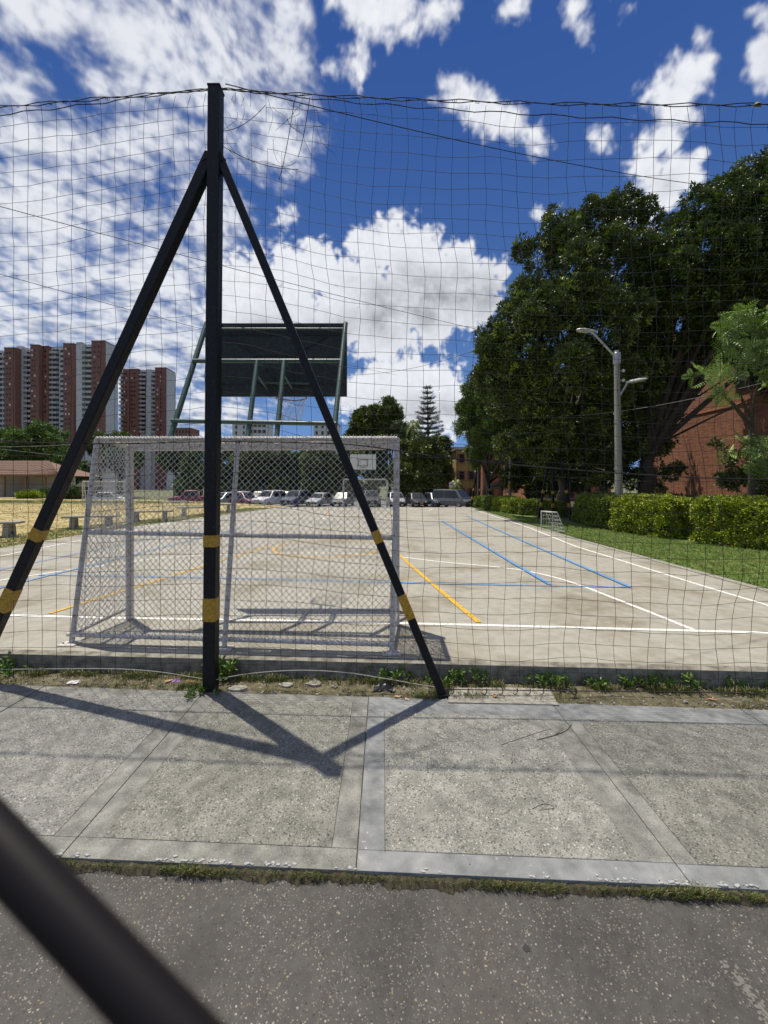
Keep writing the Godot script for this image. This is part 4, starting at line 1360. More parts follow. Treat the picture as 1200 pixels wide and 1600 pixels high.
func posts_and_net() -> void:
	var foot := Vector3(-1.447, WALK - 0.012, -3.31)
	var bands := [[0.59, 0.785], [1.205, 1.305]]
	net_post("black square steel post with two braces and yellow bands rising before the white goal", foot, Vector3(0.045, 5.01, 0), 4.47, [Vector3(-2.17, 0.0, -0.17), Vector3(1.93, 0.0, 0.085)], [0.086, 0.066], bands)
	# the next posts along the street and the others of the far sides
	var far := Vector3(8.15, 0, -19.2)
	var p2 := net_post("thin black post with yellow-banded feet beside the hedge and the small goal", Vector3(far.x, -0.05, -19.2), Vector3(0.1, 4.95, 0), 4.35, [Vector3(-0.55, 0.0, -0.3), Vector3(0.5, 0.0, 0.9)], [0.1, 0.1], [[0.55, 0.75], [1.2, 1.35]])
	dup(p2, "net_post", "slim black post at the far right corner of the court by the first hedge bush", on(749, 793, -0.05), 0.5)
	dup(p2, "net_post", "black post with one raking brace on the grass before the white clubhouse wall", Vector3(-37.6, -0.05, -37.5), 0.0)
	dup(p2, "net_post", "black post holding the street end of the netting past the kerb", Vector3(6.4, WALK, -3.0), 0.0)
	dup(p2, "net_post", "black post holding the netting by the dry field", Vector3(-8.3, WALK, -3.75), 0.0)

	var net := thing("netting_fence", "black square-mesh netting hung from ropes along the street side of the court", "netting fence", Vector3(0, 0, 0))
	var top := func(x: float) -> float:
		var d := x + 1.43
		if d < 0.0: return 4.91 + 0.012 * d - 0.06 * sin(clampf(-d / 6.9, 0, 1) * PI)
		return 4.9 - 0.115 * d + 0.0085 * d * d + 0.02 * exp(-d * 3.0)
	var pitch := 0.131
	var x0 := -8.2; var x1 := 6.3
	var nx := int((x1 - x0) / pitch)
	var ny := 38
	var g := Geo.new()
	var pt := func(i: int, j: int) -> Vector3:
		var x := x0 + i * pitch
		var t := float(j) / ny
		var d := x + 1.43
		var tent: float = (0.27 * exp(-pow(d / 0.95, 2.0)) if d > 0.0 else 0.27 * exp(-pow(d / 1.3, 2.0))) * t * (1.0 - pow(t, 8.0))
		var rowy: float = lerpf(-0.1, top.call(x) - 0.01, t) - 0.11 * t * (1.0 - pow(t, 10.0)) + tent
		var w1 := wob.get_noise_2d(x * 11.0 + 40.0, t * 60.0)
		var w2 := wob.get_noise_2d(x * 13.0 - 90.0, t * 50.0 + 300.0)
		var w3 := wob.get_noise_2d(x * 55.0, t * 260.0 + 90.0)
		var w4 := wob.get_noise_2d(x * 55.0 + 700.0, t * 260.0)
		var amp: float = 1.0 if t < 0.999 else 0.15
		var px := x + (w1 * 0.035 + w3 * 0.009) * amp
		return Vector3(px, rowy + (w2 * 0.028 + w4 * 0.009) * amp, net_z(x) + w1 * 0.03)
	var r := 0.0018
	var torn := func(i: int, j: int) -> bool:
		var x := x0 + i * pitch
		return x > -1.36 and x < -0.62 and j > 33 and j < 38 and ((i * 31 + j * 17) % 5 < 2)
	for i in nx + 1:
		var p := PackedVector3Array()
		for j in ny + 1:
			if torn.call(i, j):
				g.tube(p, r, r, 3, false); p = PackedVector3Array()
				continue
			p.append(pt.call(i, j))
		g.tube(p, r, r, 3, false)
	for j in range(1, ny):
		var p := PackedVector3Array()
		for i in nx + 1:
			if torn.call(i + 3, j):
				g.tube(p, r, r, 3, false); p = PackedVector3Array()
				continue
			p.append(pt.call(i, j))
		g.tube(p, r, r, 3, false)
	# knots and loose ends round the tear beside the post
	var q := RandomNumberGenerator.new(); q.seed = 31
	for i in 26:
		var a: Vector3 = Vector3(q.randf_range(-1.38, -0.55), q.randf_range(4.25, 4.86), 0); a.z = net_z(a.x)
		var p := PackedVector3Array([a])
		var dir := Vector3(q.randf_range(-0.6, 0.6), -1, 0)
		for k in q.randi_range(3, 7):
			dir += Vector3(q.randf_range(-0.7, 0.7), q.randf_range(-0.4, 0.5), q.randf_range(-0.3, 0.3))
			p.append(p[p.size() - 1] + dir.normalized() * 0.05)
		g.tube(p, r, r * 0.8, 3, false)
	for s in [[-1.36, 4.42, -0.72, 4.2], [-0.75, 4.78, -0.88, 4.12], [-0.62, 4.8, -0.72, 4.3], [-1.36, 4.55, -1.0, 4.75]]:
		g.tube(sag(Vector3(s[0], s[1], net_z(s[0])), Vector3(s[2], s[3], net_z(s[2])), 0.05, 8), 0.0032, 0.003, 4, false)
	obj("mesh", g, M.twine, net)
	g = Geo.new()
	for k in 3:
		var p := PackedVector3Array()
		for i in 121:
			var x := lerpf(x0, x1, i / 120.0)
			p.append(Vector3(x, top.call(x) + 0.008 * sin(i * 1.7 + k * 2.1) + 0.012 * k * clampf(absf(x + 1.43), 0, 1) * (1.0 if k < 2 else -4.5 * clampf(absf(x + 1.43) * 0.3, 0.0, 1.4)), net_z(x) + 0.008 * cos(i * 1.7 + k * 2.1)))
		g.tube(p, 0.0036, 0.0036, 5, false)
	# lashings
	for i in 70:
		var x := lerpf(x0, x1, (i + q.randf() * 0.6) / 70.0)
		var c := Vector3(x, top.call(x), net_z(x))
		var p := PackedVector3Array()
		for k in 9: p.append(c + Vector3(0.004 * k + q.randf_range(-0.006, 0.006), cos(k * 1.6) * 0.009, sin(k * 1.6) * 0.009))
		g.tube(p, 0.0017, 0.0022, 3, false)
	obj("top_rope", g, M.rope_dark, net)
	g = Geo.new()
	var mp := PackedVector3Array()
	for k in [[-8.2, 1.98], [-4.0, 1.95], [-2.6, 1.91], [-1.45, 1.92], [-0.4, 1.9], [0.1, 1.84], [0.35, 1.8], [0.85, 1.74], [1.9, 1.65], [3.0, 1.6], [6.3, 1.55]]: mp.append(Vector3(k[0], k[1], net_z(k[0]) + 0.012))
	mp = smooth_way(mp, 5)
	g.tube(mp, 0.0052, 0.0052, 6, false)
	for i in 60:
		var c: Vector3 = mp[q.randi() % mp.size()]
		var p := PackedVector3Array()
		for k in 6: p.append(c + Vector3(0.006 * k, cos(k * 1.9) * 0.011, sin(k * 1.9) * 0.011))
		g.tube(p, 0.0026, 0.0026, 3, false)
	obj("middle_rope", g, M.rope_dark, net)
	# bottom line: pale cord on the left, dark cord with bent hooks over the cement pad on the right
	g = Geo.new()
	var low := PackedVector3Array()
	for k in [[-320, 1040], [-60, 1046], [60, 1045.5], [170, 1045], [240, 1049], [300, 1058], [325, 1062]]: low.append(at(k[0], k[1], 3.42))
	g.tube(smooth_way(low), 0.0036, 0.0036, 5, false)
	low = PackedVector3Array()
	for k in [[338, 1062], [380, 1054], [430, 1049], [480, 1047.5], [540, 1051], [600, 1060], [650, 1069], [690, 1075]]: low.append(at(k[0], k[1], 3.27))
	g.tube(smooth_way(low), 0.0036, 0.0036, 5, false)
	obj("bottom_cord", g, M.rope_pale, net)
	g = Geo.new()
	low = PackedVector3Array()
	for k in [[694, 1077], [760, 1078], [830, 1079], [930, 1080], [1060, 1081], [1200, 1084], [1500, 1093]]: low.append(at(k[0], k[1], 3.2))
	g.tube(smooth_way(low), 0.004, 0.004, 5, false)
	for i in 9:
		var c := at(712 + i * 23.0 + q.randf_range(-4, 4), 1078.5, 3.195)
		var p := PackedVector3Array()
		var ln := q.randf_range(0.6, 1.1)
		for k in [[0.0, 0.018], [0.002, -0.012], [-0.006, -0.026], [-0.02, -0.03], [-0.034 * ln, -0.022]]: p.append(c + Vector3(k[0], k[1], 0.006))
		g.tube(smooth_way(p, 3), 0.0038, 0.0034, 5)
	obj("bottom_wire", g, M.rope_dark, net)

	# netting along the far right side, behind the hedges
	var sn := thing("netting_fence", "fine black netting hung between the slim posts behind the hedges", "netting fence", Vector3.ZERO)
	g = Geo.new()
	var A := Vector3(far.x, -0.05, -19.2); var B := Vector3(11.6, -0.05, -5.0)
	var na := 112
	for i in na + 1:
		var t := float(i) / na
		var c := A.lerp(B, t)
		var p := PackedVector3Array()
		for k in 11:
			var y := k / 10.0 * (4.95 - 0.6 * 4.0 * t * (1.0 - t))
			p.append(c + Vector3(wob.get_noise_2d(i * 8.0, k * 22.0) * 0.03, y, wob.get_noise_2d(i * 8.0 + 500.0, k * 22.0) * 0.05))
		g.tube(p, 0.0022, 0.0022, 3, false)
	for k in 38:
		var p := PackedVector3Array()
		for i in 29:
			var t := i / 28.0
			p.append(A.lerp(B, t) + Vector3(0, k / 37.0 * (4.95 - 0.6 * 4.0 * t * (1.0 - t)), 0))
		g.tube(p, 0.0022, 0.0022, 3, false)
	obj("mesh", g, M.twine, sn)
	g = Geo.new()
	g.tube(sag(A + Vector3(0, 4.95, 0), B + Vector3(0, 4.95, 0), 0.6), 0.009, 0.009, 5, false)
	g.tube(sag(A + Vector3(0, 4.95, 0), on(749, 793, -0.05) + Vector3(0, 4.93, 0), 0.9), 0.012, 0.012, 5, false)
	obj("top_rope", g, M.cable_pale, sn)

func goal_and_basket() -> void:
	var FL := Vector3(-2.96, 0, -4.62); var FR := Vector3(0.14, 0, -4.42)
	var BL := Vector3(-3.07, 0, -3.9); var BR := Vector3(0.07, 0, -3.68)
	var TL := Vector3(-2.965, 2.03, -4.1); var TR := Vector3(0.13, 2.01, -3.9)
	var base := (FL + FR + BL + BR) * 0.25
	var t := thing("football_goal", "white steel five-a-side goal with chain-link sides standing on the near baseline", "goal", base)
	FL -= base; FR -= base; BL -= base; BR -= base; TL -= base; TR -= base
	var side := (FR - FL).normalized()
	var H := Vector3(0, 2.04, 0)
	for p in [FL, FR]:
		var g := Geo.new()
		g.bar(p, p + H, 0.064, 0.064, 0.006, Vector3.BACK)
		obj("front_post", g, M.rusty_white, t)
	var g := Geo.new()
	g.bar(FL + H - side * 0.034 + Vector3(0, -0.04, 0), FR + H + side * 0.034 + Vector3(0, -0.04, 0), 0.066, 0.09, 0.006)
	obj("crossbar", g, M.rusty_white, t)
	var BM := BL.lerp(BR, 0.492); var TM := TL.lerp(TR, 0.482)
	for p in [[BL, TL], [BM, TM], [BR, TR]]:
		g = Geo.new()
		g.line(p[0], p[1], 0.024, 10)
		obj("rear_post", g, M.rusty_white, t)
		g = Geo.new()
		g.cube(p[0] + Vector3(0.0, 0.006, 0.02), Vector3(0.17, 0.012, 0.12), 0.003)
		for s in [-1, 1]: g.cube(p[0] + Vector3(s * 0.06, 0.02, 0.03), Vector3(0.018, 0.018, 0.018), 0.004)
		obj("foot_plate", g, M.rusty_white, t)
	var rail := func(called: String, a: Vector3, b: Vector3, r: float) -> void:
		var h := Geo.new()
		h.line(a, b, r, 10)
		obj(called, h, M.rusty_white, t)
	var at_h := func(a: Vector3, b: Vector3, h: float) -> Vector3: return a.lerp(b, h / b.y)
	rail.call("top_rail", TL, TR, 0.026)
	rail.call("middle_rail", at_h.call(BL, TL, 1.08) - side * 0.02, at_h.call(BR, TR, 1.05), 0.022)
	rail.call("bottom_rail", at_h.call(BL, TL, 0.085) - side * 0.05, at_h.call(BR, TR, 0.075), 0.022)
	for p in [[FL, BL, TL], [FR, BR, TR]]:
		rail.call("side_rail", p[0] + Vector3(0, 1.1, 0), at_h.call(p[1], p[2], 1.08), 0.02)
		rail.call("side_rail", p[0] + Vector3(0, 0.14, 0), at_h.call(p[1], p[2], 0.09), 0.02)
		rail.call("side_rail", p[0] + H - Vector3(0, 0.04, 0), p[2], 0.024)
	var cell := 0.066; var r := 0.0033
	g = Geo.new()
	chain_link(g, at_h.call(BL, TL, 0.09), at_h.call(BR, TR, 0.08), TR, TL, cell, r, 1)
	obj("rear_mesh", g, M.coated_wire, t)
	for p in [[FL, BL, TL], [FR, BR, TR]]:
		g = Geo.new()
		chain_link(g, p[0] + Vector3(0, 0.14, 0), at_h.call(p[1], p[2], 0.09), at_h.call(p[1], p[2], 2.0), p[0] + H, cell, r, 2)
		obj("side_mesh", g, M.coated_wire, t)
	g = Geo.new()
	chain_link(g, FL + H, FR + H, TR, TL, cell, r, 4)
	# wire ends twisted round the top and bottom rails
	var q := RandomNumberGenerator.new(); q.seed = 8
	for i in 92:
		var u := (i + q.randf() * 0.5) / 92.0
		for e in [[TL, TR, 0.026], [at_h.call(BL, TL, 0.085), at_h.call(BR, TR, 0.075), 0.022], [at_h.call(BL, TL, 1.08), at_h.call(BR, TR, 1.05), 0.022]]:
			if e[2] < 0.024 and i % 2: continue
			var c: Vector3 = (e[0] as Vector3).lerp(e[1], u)
			var p := PackedVector3Array()
			var rr: float = e[2] + 0.004
			for k in 8: p.append(c + Vector3(0.004 * k, cos(k * 1.0) * rr, sin(k * 1.0) * rr))
			p.append(c + Vector3(0.03 + q.randf_range(-0.01, 0.01), rr + q.randf_range(0.004, 0.018), rr * 0.5))
			g.tube(p, r, r, 3, false)
	obj("top_mesh", g, M.coated_wire, t).set_meta("kind", "stuff")

	# basketball frame standing on the crossbar
	var bb := thing("basketball_frame", "green tubular basketball frame with dark board backs above the near goal", "basketball hoop", Vector3(-1.4, 0, -4.55))
	var o := bb.position
	var bz := -5.5 - o.z
	g = Geo.new()
	g.cube(Vector3(-1.5 - o.x, 3.3, bz - 0.025), Vector3(1.97, 1.02, 0.03), 0.004)
	var board := obj("backboard", g, M.board_green, bb)
	# planks pressed into the back, a stiffening frame and the square behind the ring
	g = Geo.new()
	for i in 2:
		g.cube(Vector3(-1.5 - o.x, 2.96 + i * 0.68, bz - 0.008), Vector3(1.9, 0.008, 0.012))
	g.cube(Vector3(-1.5 - o.x - 0.29, 3.15, bz - 0.004), Vector3(0.03, 0.42, 0.02), 0.003)
	g.cube(Vector3(-1.5 - o.x + 0.29, 3.15, bz - 0.004), Vector3(0.03, 0.42, 0.02), 0.003)
	g.cube(Vector3(-1.5 - o.x, 3.37, bz - 0.004), Vector3(0.61, 0.03, 0.02), 0.003)
	for s in [-1.0, 1.0]:
		g.bar(Vector3(-1.5 - o.x + s * 0.3, 3.4, bz - 0.003), Vector3(-1.5 - o.x + s * 0.7, 3.62, bz - 0.003), 0.03, 0.02, 0.003)
	obj("stiffener", g, M.board_green, board)
	var deep := Vector3(0, 0, bz)
	var tub := func(called: String, a: Vector3, b: Vector3, rr: float, m: Material) -> void:
		var h := Geo.new()
		h.line(a - o, b - o, rr, 10)
		obj(called, h, m, bb)
	var LB := Vector3(-2.5, 2.04, -4.6); var LT := Vector3(-2.43, 3.78, -5.44)
	var RB := Vector3(-0.58, 2.04, -4.5); var RT := at(540, 505, 5.44)
	tub.call("outer_pole", LB, LT, 0.032, M.green_steel)
	tub.call("outer_pole", RB, RT, 0.032, M.green_steel)
	tub.call("top_bar", at(318, 514, 5.44), at(538, 514, 5.44), 0.017, M.green_steel)
	var m1 := Vector3(-1.575, 2.04, -4.56); var m2 := Vector3(-1.235, 2.04, -4.54)
	var u1 := at(402, 564, 5.1); var u2 := at(444, 564, 5.1)
	tub.call("inner_pole", m1, u1, 0.03, M.green_steel)
	tub.call("inner_pole", m2, u2, 0.03, M.green_steel)
	tub.call("middle_bar", Vector3(LB.lerp(LT, 0.62).x, u1.y, -5.1), Vector3(RB.lerp(RT, 0.64).x, u1.y, -5.1), 0.028, M.green_steel)
	tub.call("lower_bar", LB.lerp(LT, 0.16) + Vector3(-0.03, 0, 0.03), RB.lerp(RT, 0.13) + Vector3(0.02, 0, 0.03), 0.026, M.green_steel)
	for p in [u1, u2]:
		tub.call("bracket", p + Vector3(0, -0.18, 0.02), Vector3(p.x + 0.02, p.y - 0.27, -5.49), 0.014, M.green_steel)
		tub.call("bracket", p, Vector3(p.x, p.y, -5.49), 0.018, M.green_steel)
	tub.call("rear_bar", Vector3(-1.7, 2.97, -5.48), Vector3(-1.0, 2.96, -5.48), 0.016, M.green_steel)
	hoop(bb, Vector3(-1.38, 2.87, -5.9) - o, Vector3(0, 0, 0.4))

func far_goal() -> void:
	var z := -28.2
	var t := thing("football_goal", "white goal of square posts at the far end of the court", "goal", Vector3(-1.35, 0, z))
	var g := Geo.new()
	for s in [-1.55, 1.55]:
		g = Geo.new()
		g.bar(Vector3(s, 0, 0), Vector3(s, 2.05, 0), 0.1, 0.1, 0.006, Vector3.BACK)
		obj("front_post", g, M.rusty_white, t)
		g = Geo.new()
		g.line(Vector3(s, 0, -0.75), Vector3(s, 2.03, -0.45), 0.024, 8)
		g.line(Vector3(s, 2.03, -0.45), Vector3(s, 2.03, 0), 0.024, 8)
		g.line(Vector3(s, 1.0, -0.6), Vector3(s, 1.0, 0), 0.02, 8)
		obj("side_frame", g, M.rusty_white, t)
	g = Geo.new()
	g.bar(Vector3(-1.6, 2.0, 0), Vector3(1.6, 2.0, 0), 0.1, 0.1, 0.006)
	obj("crossbar", g, M.rusty_white, t)
	g = Geo.new()
	chain_link(g, Vector3(-1.55, 0.05, -0.75), Vector3(1.55, 0.05, -0.75), Vector3(1.55, 2.03, -0.45), Vector3(-1.55, 2.03, -0.45), 0.13, 0.004, 6)
	obj("rear_mesh", g, M.coated_wire, t)
	var b := thing("basketball_frame", "white basketball board on green poles above the goal at the far end", "basketball hoop", Vector3(-1.35, 0, z))
	g = Geo.new()
	g.cube(Vector3(-0.1, 3.2, 0.6), Vector3(1.8, 1.05, 0.03), 0.004)
	var bo := obj("backboard", g, M.house_white, b)
	g = Geo.new()
	for k in [[-0.1, 3.35, 0.62, 0.045], [-0.1, 2.93, 0.62, 0.045], [-0.41, 3.14, 0.045, 0.46], [0.21, 3.14, 0.045, 0.46]]:
		g.cube(Vector3(k[0], k[1], 0.619), Vector3(k[2], k[3], 0.006))
	obj("target_square", g, M.plastic_black, bo)
	for s in [-0.95, -0.25, 0.1, 0.8]:
		g = Geo.new()
		g.line(Vector3(s, 2.04, 0), Vector3(s * 0.9, 3.3, 0.56), 0.03, 8)
		obj("pole", g, M.green_steel, b)
	hoop(b, Vector3(-0.1, 2.8, 1.0), Vector3(0, 0, -0.38))

func blob_at(list: Array, k := 1.0) -> Array:   # [px, py, depth, radius]
	var r := []
	for p in list: r.append([at(p[0], p[1], p[2] * k), p[3] * k])
	return r
const DARK := [Color(0.05, 0.07, 0.016), Color(0.07, 0.095, 0.02), Color(0.1, 0.13, 0.025), Color(0.13, 0.16, 0.03), Color(0.06, 0.08, 0.02), Color(0.09, 0.115, 0.024), Color(0.27, 0.31, 0.045)]
const MIDGREEN := [Color(0.065, 0.11, 0.022), Color(0.1, 0.16, 0.03), Color(0.15, 0.215, 0.04)]
const OLIVE := [Color(0.07, 0.1, 0.025), Color(0.12, 0.15, 0.035), Color(0.16, 0.19, 0.05)]
const LIME := [Color(0.25, 0.31, 0.018), Color(0.34, 0.39, 0.022), Color(0.15, 0.2, 0.015), Color(0.42, 0.45, 0.035)]
const HEDGEDARK := [Color(0.11, 0.16, 0.018), Color(0.17, 0.22, 0.02), Color(0.24, 0.29, 0.025)]

func right_side() -> void:
	# lawn blades in the strip between court and hedges
	var strip := PackedVector2Array([Vector2(5.75, -5.4), Vector2(9.6, -8.0), Vector2(8.6, -11.0), Vector2(7.95, -14.0), Vector2(7.8, -17.0), Vector2(7.0, -21.0), Vector2(6.9, -28.0), Vector2(6.3, -28.0), Vector2(5.95, -20.0), Vector2(5.68, -11.4)])
	var tf := scattered_in(strip, 15000, -0.047, 201, 0.35, 0.95)
	var o := scatter("grass", tuft_mesh, M.blade, tf, patch_tints(tf, 202, [Color(0.16, 0.26, 0.042), Color(0.2, 0.3, 0.05), Color(0.13, 0.22, 0.034)], [Color(0.24, 0.3, 0.07), Color(0.3, 0.3, 0.1), Color(0.15, 0.22, 0.037)]))
	tag(o, "short green grass of the strip between court edge and hedges", "grass")
	# hedges from the street side to the far end
	hedge("big lime-green clipped hedge block nearest the street, cut off by the frame", Vector3(8.5, -0.05, -11.0), Vector3(9.75, -0.05, -8.9), 1.2, 1.7, 5200, 1, LIME)
	hedge("rounded lime-green hedge block standing in front of the street lamp pole", Vector3(7.85, -0.05, -13.9), Vector3(8.3, -0.05, -11.75), 1.2, 1.7, 5000, 2, LIME)
	hedge("darker green hedge block beside the black post with yellow-banded feet", Vector3(8.25, -0.05, -17.3), Vector3(7.85, -0.05, -14.25), 1.22, 1.6, 4200, 3, HEDGEDARK)
	hedge("low dark hedge behind the small white goal on the grass", Vector3(7.3, -0.05, -21.6), Vector3(9.3, -0.05, -20.3), 0.8, 1.3, 2600, 4, HEDGEDARK)
	hedge("small yellowish hedge bush, second from the far end of the row", Vector3(6.75, -0.05, -25.0), Vector3(7.15, -0.05, -22.2), 0.9, 1.1, 2200, 5, LIME)
	hedge("narrow hedge bush between two others near the far court corner", Vector3(6.75, -0.05, -27.6), Vector3(6.8, -0.05, -25.4), 0.85, 1.0, 1500, 6, HEDGEDARK)
	hedge("farthest clipped bush of the hedge row, next to the slim black post", Vector3(6.6, -0.05, -30.0), Vector3(6.6, -0.05, -28.2), 0.8, 1.0, 1300, 7, HEDGEDARK)
	small_goal("small_goal", "knee-high white goal with square mesh on the grass before the dark hedge", Vector3(5.62, -0.03, -13.7), -1.35, 0.62, 0.68, 0.5, 0.021, 0.125, "small white training goals")
	var big := leaf_sprig(301, 11, 0.17, 0.065, 1.35, [Color.WHITE, Color(0.8, 0.9, 0.8), Color(1.15, 1.1, 0.95), Color(0.6, 0.7, 0.6)])
	tree("broadleaf_tree", "tall dark glossy-leaved tree reaching over the street lamp, left of the two big crowns", "big dark trees right of the court", Vector3(9.4, -0.05, -20.8), 3.2, blob_at([
		[960, 325, 16.5, 0.8], [930, 345, 16, 1.0], [985, 350, 16.5, 0.9], [875, 372, 16, 0.95], [840, 400, 16, 0.75], [900, 420, 15.5, 1.35], [960, 420, 16, 1.5], [830, 465, 16, 1.1], [795, 505, 16, 1.0], [770, 545, 16, 0.9], [762, 590, 16.5, 0.75], [870, 490, 15, 1.6],
		[940, 500, 15, 1.7], [820, 560, 15.5, 1.4], [880, 580, 15.5, 1.5], [950, 590, 16, 1.5], [810, 620, 16.5, 1.1], [860, 650, 16.5, 1.1], [920, 660, 17, 1.2], [1000, 560, 17, 1.6], [990, 650, 18, 1.3], [780, 630, 17.5, 0.8], [830, 690, 18, 0.8], [1010, 480, 17, 1.6], [840, 690, 17, 1.1], [890, 700, 17, 1.0], [930, 705, 17.5, 1.0], [795, 690, 18, 0.8], [985, 700, 18, 0.9], [870, 735, 18, 0.6], [920, 745, 18, 0.5], [960, 740, 18.5, 0.5]], 1.14),
		21500, big, M.leaf_gloss, DARK, 31, 0.34, Vector2(0.75, 1.25), 0.4)
	tree("broadleaf_tree", "tallest dark tree, filling the upper right and hiding the brick building's top", "big dark trees right of the court", Vector3(13.6, -0.05, -20.5), 3.6, blob_at([
		[1195, 275, 14.5, 0.9], [1150, 295, 14.5, 0.85], [1105, 330, 14.5, 0.85], [1060, 358, 15, 0.8], [1020, 392, 15.5, 0.85], [1245, 300, 14, 1.6], [1180, 340, 14, 1.6], [1110, 390, 14.5, 1.6], [1050, 430, 15, 1.5], [1140, 450, 14.5, 1.7], [1210, 420, 14, 1.9], [1280, 380, 14, 2.2],
		[1070, 500, 16, 1.5], [1130, 530, 16.5, 1.2], [1200, 500, 16, 1.3], [1280, 480, 15, 1.6], [1040, 560, 17, 1.0], [1060, 610, 18, 0.75], [1010, 600, 17, 1.0], [1330, 300, 14, 2.0], [1235, 245, 15, 0.8]], 1.14),
		18500, big, M.leaf_gloss, DARK + MIDGREEN, 41, 0.4, Vector2(0.75, 1.25), 0.4)
	tree("broadleaf_tree", "shaded dark tree between the street lamp and the brick wall", "big dark trees right of the court", Vector3(12.8, -0.05, -25.0), 2.0, blob_at([[960, 700, 23, 1.7], [1000, 690, 22, 1.3], [900, 700, 24, 1.8], [860, 720, 26, 1.5], [1010, 640, 22, 1.2], [940, 640, 23, 2.0], [870, 660, 25, 2.0], [940, 745, 22, 0.9], [990, 745, 21, 0.8], [1035, 610, 21, 0.8], [1040, 655, 20.5, 0.6], [1030, 700, 21, 0.6], [1062, 600, 20, 0.6], [1050, 740, 20, 0.5], [1085, 560, 19.5, 1.1], [1135, 545, 18.5, 1.1], [1190, 560, 17.6, 1.1], [1225, 600, 17.2, 0.9]]),
		8500, big, M.leaf_gloss, DARK, 51, 0.25, Vector2(0.9, 1.4), 0.3)
	tree("broadleaf_tree", "old many-stemmed dark tree rising behind the small hedge bushes", "big dark trees right of the court", Vector3(8.6, -0.05, -34.0), 1.6, blob_at([[770, 660, 32, 1.8], [800, 640, 31, 2.2], [830, 670, 30, 2.0], [760, 690, 33, 1.3], [820, 715, 32, 1.4], [850, 620, 29, 2.2], [795, 600, 31, 1.8], [860, 740, 31, 1.0], [785, 725, 34, 0.9], [822, 738, 30, 1.1], [850, 756, 28, 0.9], [800, 752, 31, 0.9], [880, 760, 27, 0.9], [905, 752, 26, 0.9], [835, 768, 29, 0.7]]),
		7600, big, M.leaf_gloss, DARK, 61, 0.3, Vector2(1.2, 1.9), 0.35)
	var fine := leaf_sprig(302, 16, 0.16, 0.035, 1.5, [Color.WHITE, Color(0.85, 0.9, 0.8), Color(1.1, 1.05, 0.9)])
	tree("feathery_tree", "pale green feathery tree at the left foot of the big dark crown", "", Vector3(7.9, -0.05, -30.0), 2.5, blob_at([[755, 610, 26, 1.1], [735, 635, 26, 1.0], [770, 640, 25, 1.3], [725, 665, 26, 0.8], [750, 680, 26, 1.1], [775, 690, 26, 1.0], [745, 715, 26.5, 0.6], [790, 600, 26, 1.2], [722, 640, 26.5, 0.45], [765, 590, 26.5, 0.7]]),
		4200, fine, M.leaf_soft, MIDGREEN, 71, 0.16, Vector2(0.9, 1.5), 0.25)
	# young tree with pinnate leaves before the brick wall
	var frond := frond_sprig(303, 4, 0.46, 0.085, 0.4, [Color.WHITE, Color(0.85, 0.92, 0.8), Color(1.15, 1.1, 0.95)], 7)
	tree("young_tree", "slender tree with bright feather-shaped leaves before the brick wall", "", Vector3(10.55, -0.05, -11.4), 3.6, blob_at([[1150, 505, 10.5, 0.4], [1185, 500, 10.4, 0.45], [1125, 540, 10.6, 0.4], [1165, 545, 10.3, 0.5], [1200, 540, 10.2, 0.5], [1105, 590, 10.7, 0.33], [1140, 590, 10.5, 0.4], [1180, 590, 10.4, 0.45], [1085, 582, 11, 0.25], [1130, 622, 10.8, 0.25], [1160, 705, 11.2, 0.3], [1190, 700, 11.0, 0.4], [1135, 705, 11.3, 0.22], [1240, 580, 10, 0.7], [1230, 500, 10, 0.6], [1200, 740, 11, 0.35]]),
		210, frond, M.leaf_soft, [Color(0.25, 0.34, 0.1), Color(0.33, 0.42, 0.14), Color(0.17, 0.24, 0.065)], 81, 0.1, Vector2(0.7, 1.1), 0.15, 2, 3)
	var sh := thing("shrub", "dark low shrub at the foot of the brick wall behind the hedges", "shrub", Vector3(12.2, -0.05, -17.0))
	scatter("foliage", big, M.leaf_gloss, crown_points([[Vector3(0, 0.5, 0), Vector3(1.6, 0.75, 0.9)], [Vector3(-1.9, 0.45, -1.0), Vector3(1.2, 0.6, 0.8)], [Vector3(2.0, 0.5, 1.2), Vector3(1.2, 0.6, 0.9)]], 900, 91, 0.3), tints(900, 92, DARK), sh)
	var dk := thing("shrub", "dark spreading bush between the hedge top and the brick wall at the right", "shrub", Vector3(12.6, -0.05, -13.2))
	var db := []
	for b in blob_at([[1150, 718, 13, 0.34], [1185, 700, 13, 0.45], [1175, 742, 13, 0.5], [1215, 725, 13, 0.7], [1140, 752, 13.4, 0.4], [1205, 765, 13, 0.7], [1120, 700, 13.5, 0.2]]): db.append([b[0] - dk.position, b[1]])
	scatter("foliage", big, M.leaf_gloss, crown_points(budded(db, 7, 3), 900, 95, 0.3, Vector2(0.6, 1.0)), tints(900, 96, DARK), dk)
	var dst := Geo.new()
	for i in 5: dst.tube(PackedVector3Array([Vector3(0.1 * i, -0.1, 0), Vector3(-0.3 + 0.25 * i, 1.2, 0.1), Vector3(-0.8 + 0.45 * i, 2.2, 0)]), 0.03, 0.01, 6)
	obj("stems", dst, M.bark, dk)
	var vines := thing("shrub", "upright leafy shrub climbing the corner of the brick wall", "shrub", Vector3(15.6, -0.05, -23.2))
	scatter("foliage", big, M.leaf_soft, crown_points([[Vector3(0, 1.2, 0), Vector3(0.8, 1.4, 0.6)], [Vector3(-0.4, 3.6, 0.2), Vector3(0.9, 1.5, 0.6)], [Vector3(0.2, 5.4, 0), Vector3(1.0, 1.1, 0.7)]], 500, 93, 0.3), tints(500, 94, MIDGREEN), vines)
	# street lamp with two arms
	var lp := Vector3(8.47, -0.05, -14.4)
	var t := thing("street_lamp", "grey concrete street lamp with two arms rising behind the hedge", "street lamp", lp)
